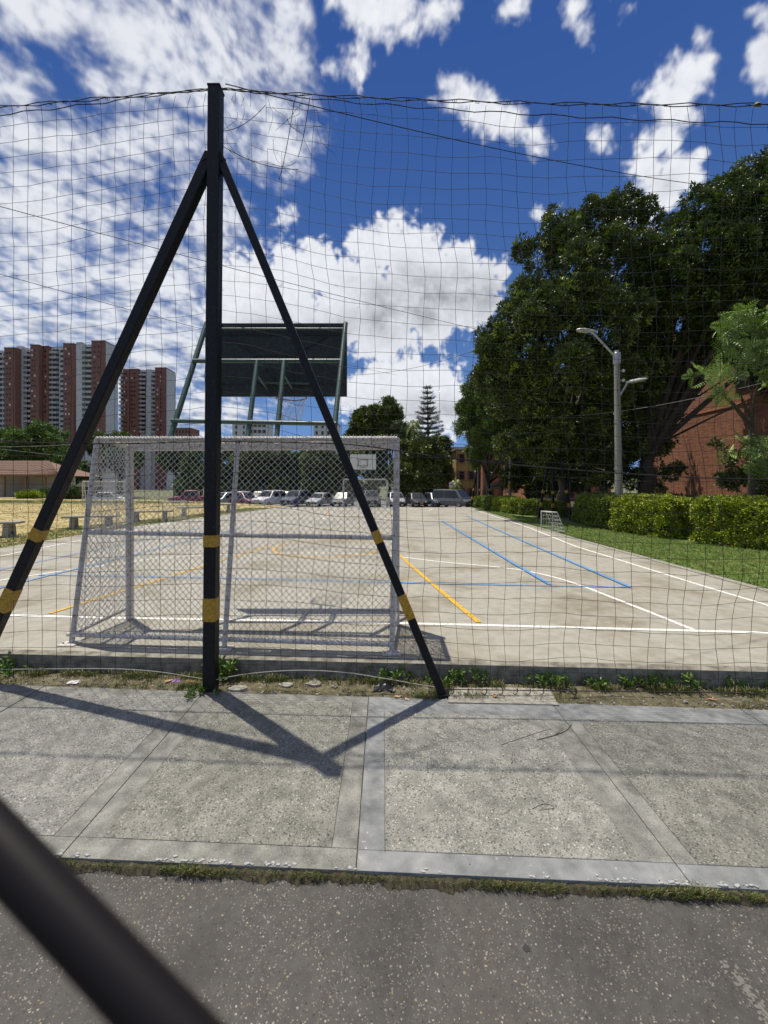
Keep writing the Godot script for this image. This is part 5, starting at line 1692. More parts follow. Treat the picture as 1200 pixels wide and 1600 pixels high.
	var g := Geo.new()
	g.tube(PackedVector3Array([Vector3(0.07, -0.3, 0), Vector3(0.03, 3.0, 0), Vector3(-0.02, 6.0, 0)]), 0.145, 0.092, 14)
	obj("pole", g, M.old_concrete, t)
	g = Geo.new()
	g.tube(PackedVector3Array([Vector3(-0.02, 5.9, 0), Vector3(-0.03, 6.5, 0)]), 0.085, 0.085, 10)
	g.cube(Vector3(-0.02, 6.22, 0), Vector3(0.21, 0.42, 0.2), 0.03)
	obj("pole_cap", g, M.galvanised, t)
	for k in [[Vector3(-0.05, 6.25, 0), Vector3(-0.98, 7.16, 0.1), Vector3(-1.42, 7.2, 0.12)], [Vector3(0.05, 4.85, 0.05), Vector3(0.28, 5.3, 0.15), Vector3(0.8, 5.38, 0.3)]]:
		g = Geo.new()
		g.tube(PackedVector3Array([k[0], k[0].lerp(k[1], 0.5), k[1]]), 0.038, 0.034, 8)
		var arm := obj("arm", g, M.galvanised, t)
		g = Geo.new()
		var d: Vector3 = (k[2] - k[1]).normalized()
		var xf := Transform3D(Basis(d, Vector3.UP, d.cross(Vector3.UP)).orthonormalized(), (k[1] + k[2]) * 0.5)
		var rings := []
		for s in [[-0.34, 0.06, 0.05], [-0.2, 0.1, 0.075], [0.1, 0.15, 0.08], [0.28, 0.12, 0.05], [0.36, 0.04, 0.02]]:
			var ring := []
			for j in 10:
				var a := TAU * j / 10.0
				ring.append(xf * Vector3(s[0], maxf(sin(a), -0.35) * s[2], cos(a) * s[1]))
			rings.append(ring)
		for i in rings.size() - 1:
			for j in 10:
				var j2 := (j + 1) % 10
				g.quad_out(rings[i][j], rings[i][j2], rings[i + 1][j2], rings[i + 1][j], (rings[i][j] + rings[i][j2]) * 0.5 - xf * Vector3(0, 0, 0))
		obj("lamp_head", g, M.lamp_grey, arm)
		g = Geo.new()
		g.box(xf.translated_local(Vector3(0.06, -0.035, 0)), Vector3(0.34, 0.02, 0.2), 0.008)
		obj("lens", g, M.lamp_lens, arm)
	for y in [5.75, 5.4]:
		g = Geo.new()
		g.lathe(Transform3D(Basis(), Vector3(0.16, y - 0.06, 0.1)), PackedVector2Array([Vector2(0.03, 0), Vector2(0.055, 0.03), Vector2(0.04, 0.06), Vector2(0.055, 0.09), Vector2(0.0, 0.13)]), 10)
		g.line(Vector3(0, y, 0.02), Vector3(0.16, y, 0.1), 0.012, 6)
		obj("insulator", g, M.porcelain, t)
	for y in [2.2, 3.9, 5.55]:
		g = Geo.new()
		g.lathe(Transform3D(Basis(), Vector3(0.03 - y * 0.008, y, 0)), PackedVector2Array([Vector2(0.09, 0), Vector2(0.15 - y * 0.0088, 0), Vector2(0.15 - y * 0.0088, 0.025), Vector2(0.09, 0.025)]), 14)
		obj("strap", g, M.galvanised, t)
	# plain pole farther back
	var up := thing("utility_pole", "thin grey pole with a yellow band standing before the many-stemmed tree", "utility pole", Vector3(9.5, -0.05, -30.0))
	g = Geo.new()
	g.tube(PackedVector3Array([Vector3(0, -0.3, 0), Vector3(0.05, 3, 0), Vector3(0.1, 6.4, 0)]), 0.13, 0.085, 10)
	obj("pole", g, M.old_concrete, up)
	g = Geo.new()
	g.tube(PackedVector3Array([Vector3(0, 1.35, 0), Vector3(0.005, 1.75, 0)]), 0.136, 0.134, 10)
	obj("painted_band", g, M.band_yellow, up)
	# brick block of flats: the long wall runs away from the street
	var b := thing("brick_building", "terracotta brick wall of flats in dappled shade behind the trees", "building", Vector3(17.5, -0.06, -12))
	g = Geo.new()
	g.cube(Vector3(6.0, 5.8, -0.5), Vector3(12.0, 12.0, 21.6))
	obj("wall", g, M.terracotta_brick, b)
	g = Geo.new()
	g.cube(Vector3(7.2, 5.6, -13.8), Vector3(12.0, 11.6, 5.0))
	obj("rear_wall", g, M.terracotta_brick, b)
	g = Geo.new()
	g.cube(Vector3(6.0, 11.9, -0.5), Vector3(12.5, 0.3, 22.1), 0.03)
	g.cube(Vector3(-0.012, 5.62, -0.5), Vector3(0.05, 0.09, 21.64), 0.01)
	obj("string_course", g, M.orange_render, b)
	for k in 4:
		for y in [6.9, 9.6]:
			g = Geo.new()
			g.cube(Vector3(-0.01, y, 8.0 - k * 5.0), Vector3(0.08, 1.3, 1.5), 0.01)
			var w := obj("window", g, M.frame_brown, b)
			g = Geo.new()
			for s in [-0.35, 0.35]: g.cube(Vector3(-0.05, y, 8.0 - k * 5.0 + s), Vector3(0.04, 1.14, 0.62))
			obj("pane", g, M.dark_glass, w)

func left_side() -> void:
	var grass := PackedVector2Array([Vector2(-9.4, -6.0), Vector2(-9.7, -11.0), Vector2(-9.55, -15.6), Vector2(-8.7, -19.6), Vector2(-7.7, -28.6), Vector2(-9.6, -28.0), Vector2(-10.8, -20.0), Vector2(-12.0, -15.5), Vector2(-12.0, -6.0)])
	var tf := scattered_in(grass, 9000, -0.05, 211, 0.35, 0.95)
	var tn := patch_tints(tf, 212, [Color(0.13, 0.19, 0.035), Color(0.17, 0.22, 0.05)], [Color(0.15, 0.19, 0.04), Color(0.2, 0.23, 0.06), Color(0.28, 0.25, 0.1), Color(0.11, 0.15, 0.03)])
	var o := scatter("grass", tuft_mesh, M.blade, tf, tn)
	tag(o, "green grass verge along the bench side of the court", "grass")
	var dry := PackedVector2Array([Vector2(-11.5, -7.0), Vector2(-11.9, -15.5), Vector2(-10.6, -20.0), Vector2(-9.4, -28.0), Vector2(-16, -37), Vector2(-44, -42), Vector2(-28, -18), Vector2(-18, -9)])
	tf = scattered_in(dry, 11000, -0.05, 213, 0.4, 0.9)
	o = scatter("dry_grass", tuft_mesh, M.blade, tf, patch_tints(tf, 214, [Color(0.2, 0.2, 0.07), Color(0.28, 0.24, 0.1)], [Color(0.3, 0.24, 0.1), Color(0.36, 0.29, 0.13), Color(0.24, 0.2, 0.08), Color(0.17, 0.18, 0.06)]))
	tag(o, "sun-dried yellow grass of the open field beyond the benches", "grass")
	var green := PackedVector2Array([Vector2(-14, -36.0), Vector2(-20, -40.0), Vector2(-50, -45.0), Vector2(-50, -38.0), Vector2(-30, -35.0)])
	tf = scattered_in(green, 5000, -0.05, 215, 0.8, 1.6)
	o = scatter("green_grass", tuft_mesh, M.blade, tf, tints(tf.size(), 216, [Color(0.1, 0.17, 0.03), Color(0.14, 0.2, 0.04)]))
	tag(o, "greener grass at the far edge of the dry field", "grass")
	# benches, nearest first
	var b0 := bench("weathered concrete bench nearest the street, cut by the frame edge", on(-14, 840, -0.05) + Vector3(-0.1, 0, 0), 0.25, null)
	bench("concrete bench seen between the black brace and the rear post of the goal", on(143, 826, -0.05), 0.32, b0)
	bench("concrete bench beside the small white goal on the court's far left edge", on(236, 815, -0.05), 0.42, b0)
	bench("concrete bench behind the small white goal, nearer the red pickup", on(305, 806, -0.05), 0.5, b0)
	bench("farthest concrete bench, half hidden by the black net post", on(342, 800, -0.05), 0.5, b0)
	small_goal("small_goal", "waist-high white mesh goal at the court edge between two benches", on(273, 813, -0.02), 0.5, 0.95, 0.86, 0.55, 0.02, 0.12, "small white training goals")
	small_goal("field_goal", "tall white goal frame standing on the dry field before the white car", on(165, 789, -0.05), 0.35, 3.2, 1.95, 0.9, 0.045, 0.35)
	# clubhouse
	var z := -57.0
	var t := thing("clubhouse", "low white clubhouse with a clay tile roof and a dark open porch", "house", Vector3(-57, -0.12, z))
	var g := Geo.new()
	g.cube(Vector3(-2.5, 1.55, -2.0), Vector3(9.6, 3.3, 6.0))
	obj("wall", g, M.house_white, t)
	g = Geo.new()
	g.cube(Vector3(5.6, 1.5, -4.6), Vector3(6.8, 3.2, 0.3))
	obj("porch_wall", g, M.house_white, t)
	for x in [3.2, 6.2, 9.0]:
		g = Geo.new()
		g.cube(Vector3(x, 1.5, 0.75), Vector3(0.22, 3.2, 0.22), 0.02)
		obj("porch_post", g, M.frame_brown, t)
	g = Geo.new()
	g.cube(Vector3(2.0, 3.1, 1.35), Vector3(18.6, 0.16, 0.12))
	obj("fascia", g, M.frame_brown, t)
	g = Geo.new()   # rows of barrel tiles
	var cols := 74
	for i in cols:
		var x := lerpf(-7.6, 11.4, (i + 0.5) / cols)
		var hip := clampf((11.4 - x) / 5.0, 0.0, 1.0)
		var ridge := Vector3(minf(x, 8.0), 3.15 + 2.2 * hip, 1.4 - 4.4 * hip)
		for k in 8:
			var a: Vector3 = Vector3(x, 3.15, 1.45).lerp(Vector3(x, ridge.y, ridge.z), k / 8.0)
			var b := Vector3(x, 3.15, 1.45).lerp(Vector3(x, ridge.y, ridge.z), (k + 1.0) / 8.0)
			if a.distance_to(b) < 0.02: continue
			g.tube(PackedVector3Array([a + Vector3(0, 0.05, 0), b + Vector3(0, 0.02, 0)]), 0.13, 0.115, 6, true)
	obj("tiles", g, M.clay, t).set_meta("kind", "stuff")
	g = Geo.new()
	g.quad_out(Vector3(-7.6, 3.13, 1.45), Vector3(11.4, 3.13, 1.45), Vector3(6.4, 5.32, -3.0), Vector3(-7.6, 5.32, -3.0), Vector3(0, 1, 1))
	g.quad_out(Vector3(-7.6, 3.13, -7.4), Vector3(11.4, 3.13, -7.4), Vector3(6.4, 5.32, -3.0), Vector3(-7.6, 5.32, -3.0), Vector3(0, 1, -1))
	g.tri_out(Vector3(11.4, 3.13, 1.45), Vector3(11.4, 3.13, -7.4), Vector3(6.4, 5.32, -3.0), Vector3(1, 1, 0))
	g.tri_out(Vector3(-7.6, 3.13, 1.45), Vector3(-7.6, 3.13, -7.4), Vector3(-7.6, 5.32, -3.0), Vector3(-1, 0, 0))
	obj("roof", g, M.clay, t)
	g = Geo.new()
	g.cube(Vector3(1.6, 2.2, 1.06), Vector3(0.5, 0.3, 0.2), 0.03)
	g.line(Vector3(1.6, 2.3, 0.9), Vector3(1.6, 2.3, 1.05), 0.04, 6)
	obj("wall_lamp", g, M.plastic_black, t)
	# low hedge bushes before the clubhouse
	for k in [["bright yellow-green low bush before the clubhouse wall", 46, 778, 1.5, 0.75, LIME], ["dark green low bush to the right of the bright one before the porch", 72, 777, 1.7, 0.85, MIDGREEN], ["wide dark low bush under the clubhouse porch edge", 96, 777, 1.9, 0.9, MIDGREEN], ["low bush half hidden by the brace, left of the white car", 118, 777, 1.5, 1.2, OLIVE]]:
		var p := on(k[1], k[2] + 1.0, -0.05)
		var s := thing("low_bush", k[0], "bush", p, 0.0, "low bushes before the clubhouse")
		scatter("foliage", leaf_sprig(400 + int(k[1]), 10, 0.2, 0.09, 1.5, [Color.WHITE, Color(0.8, 0.9, 0.8)]), M.leaf_hedge, crown_points([[Vector3(0, k[4] * 0.55, 0), Vector3(k[3], k[4] * 0.62, 0.9)]], 500, int(k[1]), 0.5), tints(500, int(k[2]), k[5]), s)

func car_park() -> void:
	var white := mat("paint_white", lin(0.62, 0.62, 0.61), 0.35); white.clearcoat_enabled = true; white.clearcoat = 0.6
	var red := mat("paint_red", lin(0.2, 0.012, 0.022), 0.35); red.clearcoat_enabled = true; red.clearcoat = 0.7
	var wine := mat("paint_wine", lin(0.12, 0.01, 0.025), 0.35); wine.clearcoat_enabled = true; wine.clearcoat = 0.7
	var silver := mat("paint_silver", lin(0.4, 0.41, 0.42), 0.35, 0.4); silver.clearcoat_enabled = true; silver.clearcoat = 0.6
	var blue := mat("paint_blue", lin(0.025, 0.04, 0.075), 0.35); blue.clearcoat_enabled = true; blue.clearcoat = 0.7
	var grey := mat("paint_grey", lin(0.1, 0.105, 0.11), 0.35, 0.2); grey.clearcoat_enabled = true; grey.clearcoat = 0.6
	var black := mat("paint_black", lin(0.02, 0.02, 0.023), 0.3); black.clearcoat_enabled = true; black.clearcoat = 0.7
	var list := [
		["white sedan seen from the side at the left end of the parked cars", "sedan", white, 172, 787.5, 1.75],
		["red pickup with a load rack parked behind the goal's left half", "pickup", red, 300, 789.0, -1.1],
		["silver hatchback just right of the black net post", "hatch", silver, 352, 790.0, -0.5],
		["wine-red hatchback parked left of the white off-roader", "hatch", wine, 383, 790.5, 0.95],
		["white off-roader facing the court behind the goal's middle post", "suv", white, 422, 791.0, -0.35],
		["dark blue off-roader to the right of the white off-roader", "suv", blue, 463, 791.0, -0.3],
		["silver sedan right of the dark blue off-roader", "sedan", silver, 500, 790.5, -0.3],
		["dark grey hatchback next to the silver sedan near the far goal", "hatch", grey, 536, 790.5, -0.2],
		["black off-roader parked behind the far goal", "suv", black, 580, 791.0, 0.1],
		["silver hatchback right of the black off-roader by the far goal", "hatch", silver, 618, 790.5, 0.15],
		["black sedan right of the far goal", "sedan", black, 650, 791.0, 0.2],
		["blue hatchback parked left of the grey van", "hatch", blue, 680, 791.5, 0.25],
		["grey van with tinted side windows at the far right court corner", "van", grey, 707, 793.0, 0.75],
	]
	for k in list:
		vehicle("parked_car", k[0], "pickup" if k[1] == "pickup" else ("van" if k[1] == "van" else "car"), k[1], k[2], on(k[3], k[4], LOT), k[5])
	for k in [["small white car in the second row seen above the wine-red one", "hatch", white, 372, 51.5, -0.4], ["silver car in the second row behind the white off-roader", "sedan", silver, 405, 52.5, 0.2], ["grey car in the second row behind the dark blue one", "hatch", grey, 447, 53.5, 0.1], ["black car before the orange flats, beside the white one", "hatch", black, 738, 55.5, 0.3], ["white car before the orange flats at the end of the hedge row", "sedan", white, 760, 56.5, 0.6], ["dark car parked deep behind the red pickup", "suv", black, 330, 51.5, 0.4]]:
		vehicle("parked_car", k[0], "car", k[1], k[2], Vector3((k[3] - CX) * k[4] / F, LOT, -k[4]), k[5])
	# small sign and a lamp post beside the van
	var s := thing("traffic_sign", "small white and yellow sign on a post above the grey van", "sign", Vector3((705 - CX) * 42.0 / F, LOT, -42.0))
	var g := Geo.new()
	g.line(Vector3(0, -0.1, 0), Vector3(0, 2.6, 0), 0.03, 8)
	obj("post", g, M.galvanised, s)
	g = Geo.new()
	g.cube(Vector3(0, 2.35, 0.05), Vector3(0.42, 0.5, 0.02), 0.004)
	obj("panel", g, M.house_white, s)
	g = Geo.new()
	g.cube(Vector3(0, 1.95, 0.05), Vector3(0.38, 0.25, 0.02), 0.004)
	obj("lower_panel", g, M.plate_yellow, s)
	g = Geo.new()
	g.cube(Vector3(0, 2.39, 0.062), Vector3(0.2, 0.14, 0.006))
	obj("symbol", g, M.paint_blue, s)
	s = thing("street_lamp", "thin park lamp with a small round head before the orange flats", "street lamp", Vector3((746 - CX) * 43.0 / F, LOT, -43.0))
	g = Geo.new()
	g.line(Vector3(0, -0.1, 0), Vector3(0, 3.9, 0), 0.05, 8)
	obj("pole", g, M.old_concrete, s)
	g = Geo.new()
	g.lathe(Transform3D(Basis(), Vector3(-0.15, 3.75, 0)), PackedVector2Array([Vector2(0.0, -0.16), Vector2(0.15, -0.1), Vector2(0.2, 0.02), Vector2(0.12, 0.14), Vector2(0.0, 0.18)]), 12)
	obj("lamp_head", g, M.lamp_grey, s)

func background() -> void:
	# towers on the left
	tower("red and grey apartment tower cut by the frame, leftmost of the row", 200.0, [["balcony", -14, 0, 546], ["grey", -24, -14, 543], ["balcony", 0, 8, 547], ["brick", 8, 25, 544.5]], 2.6, 16, 14.0, 1)
	tower("apartment tower with a broad grey strip left of its balconies, second from the left", 203.0, [["grey", 25.5, 36, 541], ["balcony", 36, 48.5, 545], ["brick", 48.5, 62, 540]], 2.6, 16, 13.0, 2)
	tower("mostly brick apartment tower with two balcony columns, middle of the tall row", 206.0, [["brick", 67, 77, 542], ["balcony", 77, 91, 541], ["ladder", 91, 100, 541], ["brick", 100, 117, 538]], 2.6, 16, 14.0, 3)
	tower("tallest apartment tower, with a blank grey side wall, behind the black brace", 198.0, [["grey", 119, 128, 534.5], ["balcony", 128, 144, 537], ["brick", 144, 165, 534], ["grey", 165, 165.6, 534.5]], 2.6, 17, 9.0, 4)
	tower("lower apartment block farther back, between the tall row and the basketball frame", 235.0, [["balcony", 186, 193, 578], ["brick", 193, 203, 578], ["brick", 204, 217, 577.5], ["balcony", 217, 227, 577], ["grey", 228, 236, 577], ["balcony", 236, 243, 577], ["brick", 243, 260, 575.5], ["grey", 260, 260.6, 576]], 2.6, 14, 10.0, 5)
	flats("brick_block", "small dark brick block far off right of the towers", at(273, 0, 210) * Vector3(1, 0, 1) + Vector3(0, LOW, -10), Vector3(at(298, 0, 210).x, at(0, 669, 210).y, -210), M.tower_brick, 5, 8, "", 1.2)
	flats("apartment_block", "far grey block with dark balconies seen under the basketball frame", Vector3(at(388, 0, 190).x, LOW, -202), Vector3(at(416, 0, 190).x, at(0, 660, 190).y, -190), M.tower_concrete, 4, 11, "", 1.5)
	flats("apartment_block", "far plain pale slab, left half of the block under the basketball frame", Vector3(at(363, 0, 188).x, LOW, -200), Vector3(at(387, 0, 188).x, at(0, 663, 188).y, -188), M.tower_concrete, 2, 11, "", 0.7)
	flats("apartment_block", "far pale grey block by the right leg of the basketball frame", Vector3(at(490, 0, 170).x, LOW, -182), Vector3(at(527, 0, 170).x, at(0, 661, 170).y, -170), M.tower_concrete, 4, 10, "", 0.9)
	flats("apartment_block", "pale low block behind the white car at the left", Vector3(at(118, 0, 85).x, LOW, -95), Vector3(at(160, 0, 85).x, at(0, 738, 85).y, -85), M.house_white, 4, 2, "", 1.4)
	# orange flats past the far right corner
	flats("orange_flats", "orange three-storey flats beyond the grey van", Vector3(6.9, LOT, -72), Vector3(12.4, 7.0, -58), M.orange_render, 3, 3, "orange flats at the end of the court", 1.3)
	flats("orange_flats", "yellowish wing of the orange flats, stepped forward", Vector3(9.9, LOT, -64), Vector3(12.6, 6.4, -54.5), M.yellow_render, 2, 3, "orange flats at the end of the court", 0.9)
	flats("orange_flats", "orange wing with narrow windows behind the slim black posts", Vector3(12.9, LOT, -66), Vector3(22.0, 6.6, -52), M.orange_render, 5, 3, "orange flats at the end of the court", 1.1)
	flats("orange_flats", "orange flats showing between the tree stems by the thin pole", Vector3(15.0, LOT, -50), Vector3(24.0, 5.4, -42), M.orange_render, 5, 2, "orange flats at the end of the court", 1.2)
	# trees on the left and across the back
	var mid := leaf_sprig(311, 12, 0.42, 0.2, 1.4, [Color.WHITE, Color(0.8, 0.9, 0.8), Color(1.15, 1.1, 0.95)])
	var trees := [
		["broad dark round-crowned tree behind the clubhouse", -62.0, -72.0, 14.6, 7.2, MIDGREEN, 5200],
		["green tree at the left edge behind the clubhouse", -73.0, -74.0, 10.5, 4.8, MIDGREEN, 2600],
		["bright green tree behind the rear post of the goal", -53.5, -80.0, 13.4, 4.4, OLIVE, 2400],
		["second bright green tree behind the goal's top left corner", -49.0, -74.0, 9.5, 3.4, MIDGREEN, 1800],
		["bright treetop just left of the basketball frame's foot", -40.5, -78.0, 12.2, 4.0, OLIVE, 2000],
	]
	for k in trees:
		var base := Vector3(k[1], LOW, k[2])
		var r: float = k[4]; var top: float = k[3]
		var bl := []
		var q := RandomNumberGenerator.new(); q.seed = int(absf(k[1]) * 10.0)
		for i in 11:
			var a := q.randf() * TAU
			var f := q.randf_range(0.2, 0.75)
			bl.append([base + Vector3(cos(a) * r * f, top - r * 0.55 - r * 0.85 * q.randf(), sin(a) * r * f), r * q.randf_range(0.3, 0.5)])
		bl.append([base + Vector3(0, top - r * 0.45, 0), r * 0.45])
		tree("round_tree", k[0], "trees behind the car park", base, top * 0.35, bl, k[6], mid, M.leaf_soft, k[5], int(absf(k[1]) * 7.0), 0.3, Vector2(0.8, 1.4), 0.45)
	var row := [
		[-28.5, 8.3, "dark tree behind the goal's left half"], [-23.5, 8.6, "dark broad tree behind the red pickup"], [-19.0, 8.2, "dark tree behind the black net post"], [-14.0, 8.0, "dark tree behind the goal's middle"], [-9.5, 8.5, "dark leafy tree behind the white off-roader"], [-5.5, 8.2, "dark tree left of the far basketball board"], [-1.5, 8.8, "dark tree behind the far basketball board"]]
	for i in row.size():
		var k: Array = row[i]
		var base := Vector3(k[0], LOW, -62.0 - (i * 37) % 7)
		var bl := []
		var q := RandomNumberGenerator.new(); q.seed = 50 + i
		for n in 13:
			bl.append([base + Vector3(q.randf_range(-2.6, 2.6), q.randf_range(1.0, k[1] - 1.2), q.randf_range(-1.8, 1.8)), q.randf_range(1.0, 1.7)])
		bl.append([base + Vector3(0, k[1] - 1.1, 0), 1.3])
		tree("dark_tree", k[2], "trees behind the car park", base, 2.4, bl, 1900, mid, M.leaf_gloss, DARK if i % 3 else MIDGREEN, 500 + i, 0.28, Vector2(0.8, 1.4), 0.4)
	tree("round_tree", "full round dark green tree right of the basketball frame", "trees behind the car park", Vector3(-2.6, LOW, -68), 5.0, blob_at([[570, 650, 68, 2.0], [585, 645, 67, 1.5], [560, 665, 68, 1.7], [575, 680, 67, 2.2], [592, 672, 67, 1.8], [552, 678, 68, 1.1]]), 2000, mid, M.leaf_soft, DARK, 601, 0.3, Vector2(0.8, 1.3), 0.4)
	tree("round_tree", "yellowish green tree rising higher, left of the tall conifer", "trees behind the car park", Vector3(1.0, LOW, -66), 5.0, blob_at([[608, 638, 66, 1.6], [600, 650, 66, 1.4], [615, 650, 66, 1.3], [606, 665, 66, 1.9], [620, 672, 66, 1.5], [600, 685, 66, 1.7]]), 1700, mid, M.leaf_soft, OLIVE, 602, 0.3, Vector2(0.7, 1.2), 0.35)
	tree("round_tree", "greyish thin-leaved tree between the yellowish tree and the palm", "trees behind the car park", Vector3(3.2, LOW, -63), 4.0, blob_at([[625, 668, 63, 1.1], [635, 675, 63, 1.3], [625, 690, 63, 1.5], [640, 700, 63, 1.4], [655, 690, 63, 1.2]]), 900, mid, M.leaf_soft, [Color(0.09, 0.11, 0.05), Color(0.12, 0.14, 0.07)], 603, 0.2, Vector2(0.6, 1.0), 0.2)
	tree("dark_tree", "massive dark tree beneath the tall conifer at the end of the court", "trees behind the car park", Vector3(5.6, LOW, -54), 2.5, blob_at([[650, 715, 54, 2.3], [670, 705, 53, 2.0], [640, 735, 54, 2.0], [665, 740, 53, 2.2], [685, 700, 54, 1.5], [690, 720, 53, 1.4], [630, 755, 54, 1.8], [655, 762, 53, 1.8], [680, 755, 53, 1.6], [700, 740, 54, 1.0]]), 3600, mid, M.leaf_gloss, DARK, 604, 0.4, Vector2(0.7, 1.2), 0.35)
	# conifer in tiers
	var cb := Vector3((668 - CX) * 60.0 / F, LOW, -60.0)
	var t := thing("conifer", "tall slim conifer with tiers of drooping branches against the cloud", "tree", cb)
	var g := Geo.new()
	g.tube(PackedVector3Array([Vector3.ZERO, Vector3(0.1, 9, 0), Vector3(0.0, 17.2, 0)]), 0.3, 0.04, 8)
	obj("trunk", g, M.bark, t)
	var needles := leaf_sprig(312, 16, 0.36, 0.05, 1.2, [Color.WHITE, Color(0.8, 0.9, 0.85)])
	var list := []
	var q := RandomNumberGenerator.new(); q.seed = 19
	var tier := 0
	var y := 16.9
	while y > 6.0:
		var reach := clampf((17.6 - y) * 0.3 + 0.35, 0.4, 2.5) * q.randf_range(0.8, 1.1)
		var n := 6
		for i in n:
			var a := TAU * (i + q.randf() * 0.5) / n + tier * 0.4
			var m := int(reach / 0.16)
			for s in range(1, m + 1):
				var f := float(s) / m
				for w in 2:
					var p := Vector3(cos(a) * reach * f, y + 0.14 * reach * f * f + q.randf_range(-0.07, 0.07), sin(a) * reach * f) + Vector3(-sin(a), 0, cos(a)) * q.randf_range(-0.28, 0.28) * (1.0 - f * 0.6)
					list.append(Transform3D(Basis(Vector3.UP, q.randf() * TAU).scaled(Vector3.ONE * q.randf_range(0.5, 0.9)), p))
		y -= q.randf_range(0.62, 0.85)
		tier += 1
	scatter("crown", needles, M.leaf_gloss, list, tints(list.size(), 20, [Color(0.02, 0.035, 0.018), Color(0.03, 0.05, 0.022)]), t)
	# palm beside the conifer and a tuft of palm-like leaves over the van
	for k in [["slim palm with a tuft of hanging leaves beside the tall conifer", 645.0, 57.0, 660.0, 1.7], ["short palm before the orange flats, behind the sign", 712.0, 50.0, 752.0, 1.2]]:
		var pb := Vector3((k[1] - CX) * k[2] / F, LOW, -k[2])
		var head: float = at(0, k[3], k[2]).y - LOW
		var p := thing("palm_tree", k[0], "palm", pb)
		g = Geo.new()
		g.tube(PackedVector3Array([Vector3.ZERO, Vector3(0.12, head * 0.5, 0), Vector3(0, head, 0)]), 0.2, 0.13, 8)
		obj("trunk", g, M.bark, p)
		g = Geo.new()
		for i in 22:
			var a := TAU * i * 0.381966
			var lift := lerpf(1.2, -0.7, i / 21.0)
			var len: float = k[4] * q.randf_range(0.9, 1.2)
			var d := Vector3(cos(a), 0, sin(a)); var sd := Vector3(-sin(a), 0, cos(a))
			g.tint = (DARK[i % 4] as Color) * 1.2
			var last := Vector3(0, head, 0)
			for s in range(1, 13):
				var f := s / 12.0
				var pp := Vector3(0, head, 0) + d * len * f * cos(lift * 0.6) + Vector3.UP * (lift * 0.8 * f - 1.3 * f * f) * len
				for e in [-1.0, 1.0]:
					var w: float = 0.38 * sin(PI * clampf(f * 0.9 + 0.08, 0, 1))
					g.tri(last, pp, (last + pp) * 0.5 + sd * e * w - Vector3(0, w * 0.7, 0) + d * 0.1)
				last = pp
		obj("crown", g, M.leaf_gloss, p)
	# hills on the horizon
	g = Geo.new()
	var hn := 60
	for i in hn:
		var a0 := lerpf(-1.3, 1.3, float(i) / hn); var a1 := lerpf(-1.3, 1.3, float(i + 1) / hn)
		var R := 1200.0
		var h0 := 26.0 + 30.0 * (0.5 + wob.get_noise_1d(i * 4.0)) ; var h1 := 26.0 + 30.0 * (0.5 + wob.get_noise_1d((i + 1) * 4.0))
		g.quad_out(Vector3(sin(a0) * R, LOW - 1, -cos(a0) * R), Vector3(sin(a1) * R, LOW - 1, -cos(a1) * R), Vector3(sin(a1) * R * 1.15, h1, -cos(a1) * R * 1.15), Vector3(sin(a0) * R * 1.15, h0, -cos(a0) * R * 1.15), Vector3(0, 1, 1))
	struct("hills", g, M.far_ground)

func overhead() -> void:
	for k in [["thin black cable running from the net post up to the right over the trees", at(352, 131, 3.34), at(1350, 302, 8.5), 0.3, 0.0042],
		["black cable crossing the sky behind the net post from the upper left edge", at(-200, 268, 8.0), at(960, 560, 24.0), 0.25, 0.0085],
		["lower black cable crossing the tower row and the basketball board", at(-200, 372, 9.0), at(620, 586, 27.0), 0.2, 0.0085],
		["thin cable sagging before the low cloud beside the conifer", at(470, 582, 28.0), at(790, 528, 26.0), 1.0, 0.012],
		["upper pale wire crossing in front of the clubhouse trees", at(-120, 694, 38.0), at(175, 690, 38.0), 0.35, 0.022],
		["lower pale wire drooping before the clubhouse trees", at(-120, 686, 37.0), at(240, 724, 40.0), 0.2, 0.016]]:
		var g := Geo.new()
		g.tube(sag(k[1], k[2], k[3], 40), k[4], k[4], 5, false)
		tag(obj("overhead_cable", g, M.cable_pale if k[4] > 0.013 else M.cable, null), k[0], "cable", "overhead cables")

func clump(called: String, label: String, where: Vector3, n: int, spread: Vector3, seed_: int, cols: Array, smin := 0.6, smax := 1.3) -> void:
	var t := thing(called, label, "weed", where, 0.0, "weeds at the foot of the kerb")
	var r := RandomNumberGenerator.new(); r.seed = seed_
	var g := Geo.new()
	var list := []
	for i in int(n * 0.45):
		var p := Vector3(r.randfn() * spread.x * 0.5, 0, r.randfn() * spread.z * 0.4)
		var tip := p + Vector3(r.randf_range(-0.05, 0.05), spread.y * r.randf_range(0.25, 0.85), r.randf_range(-0.04, 0.05))
		g.tube(PackedVector3Array([p, p.lerp(tip, 0.5) + Vector3(r.randf_range(-0.01, 0.01), 0, 0), tip]), 0.0028, 0.0015, 4, false)
		for k in 3:
			var f := r.randf_range(0.35, 1.0)
			var s := r.randf_range(smin, smax) * 0.75
			list.append(Transform3D(Basis(Vector3.UP, r.randf() * TAU).rotated(Vector3.RIGHT, r.randf_range(-0.5, 0.5)).scaled(Vector3.ONE * s), p.lerp(tip, f)))
	g.tint = Color(0.1, 0.14, 0.04)
	obj("stems", g, M.bark, t)
	scatter("foliage", weed_mesh, M.leaf_soft, list, tints(list.size(), seed_ + 1, cols), t)

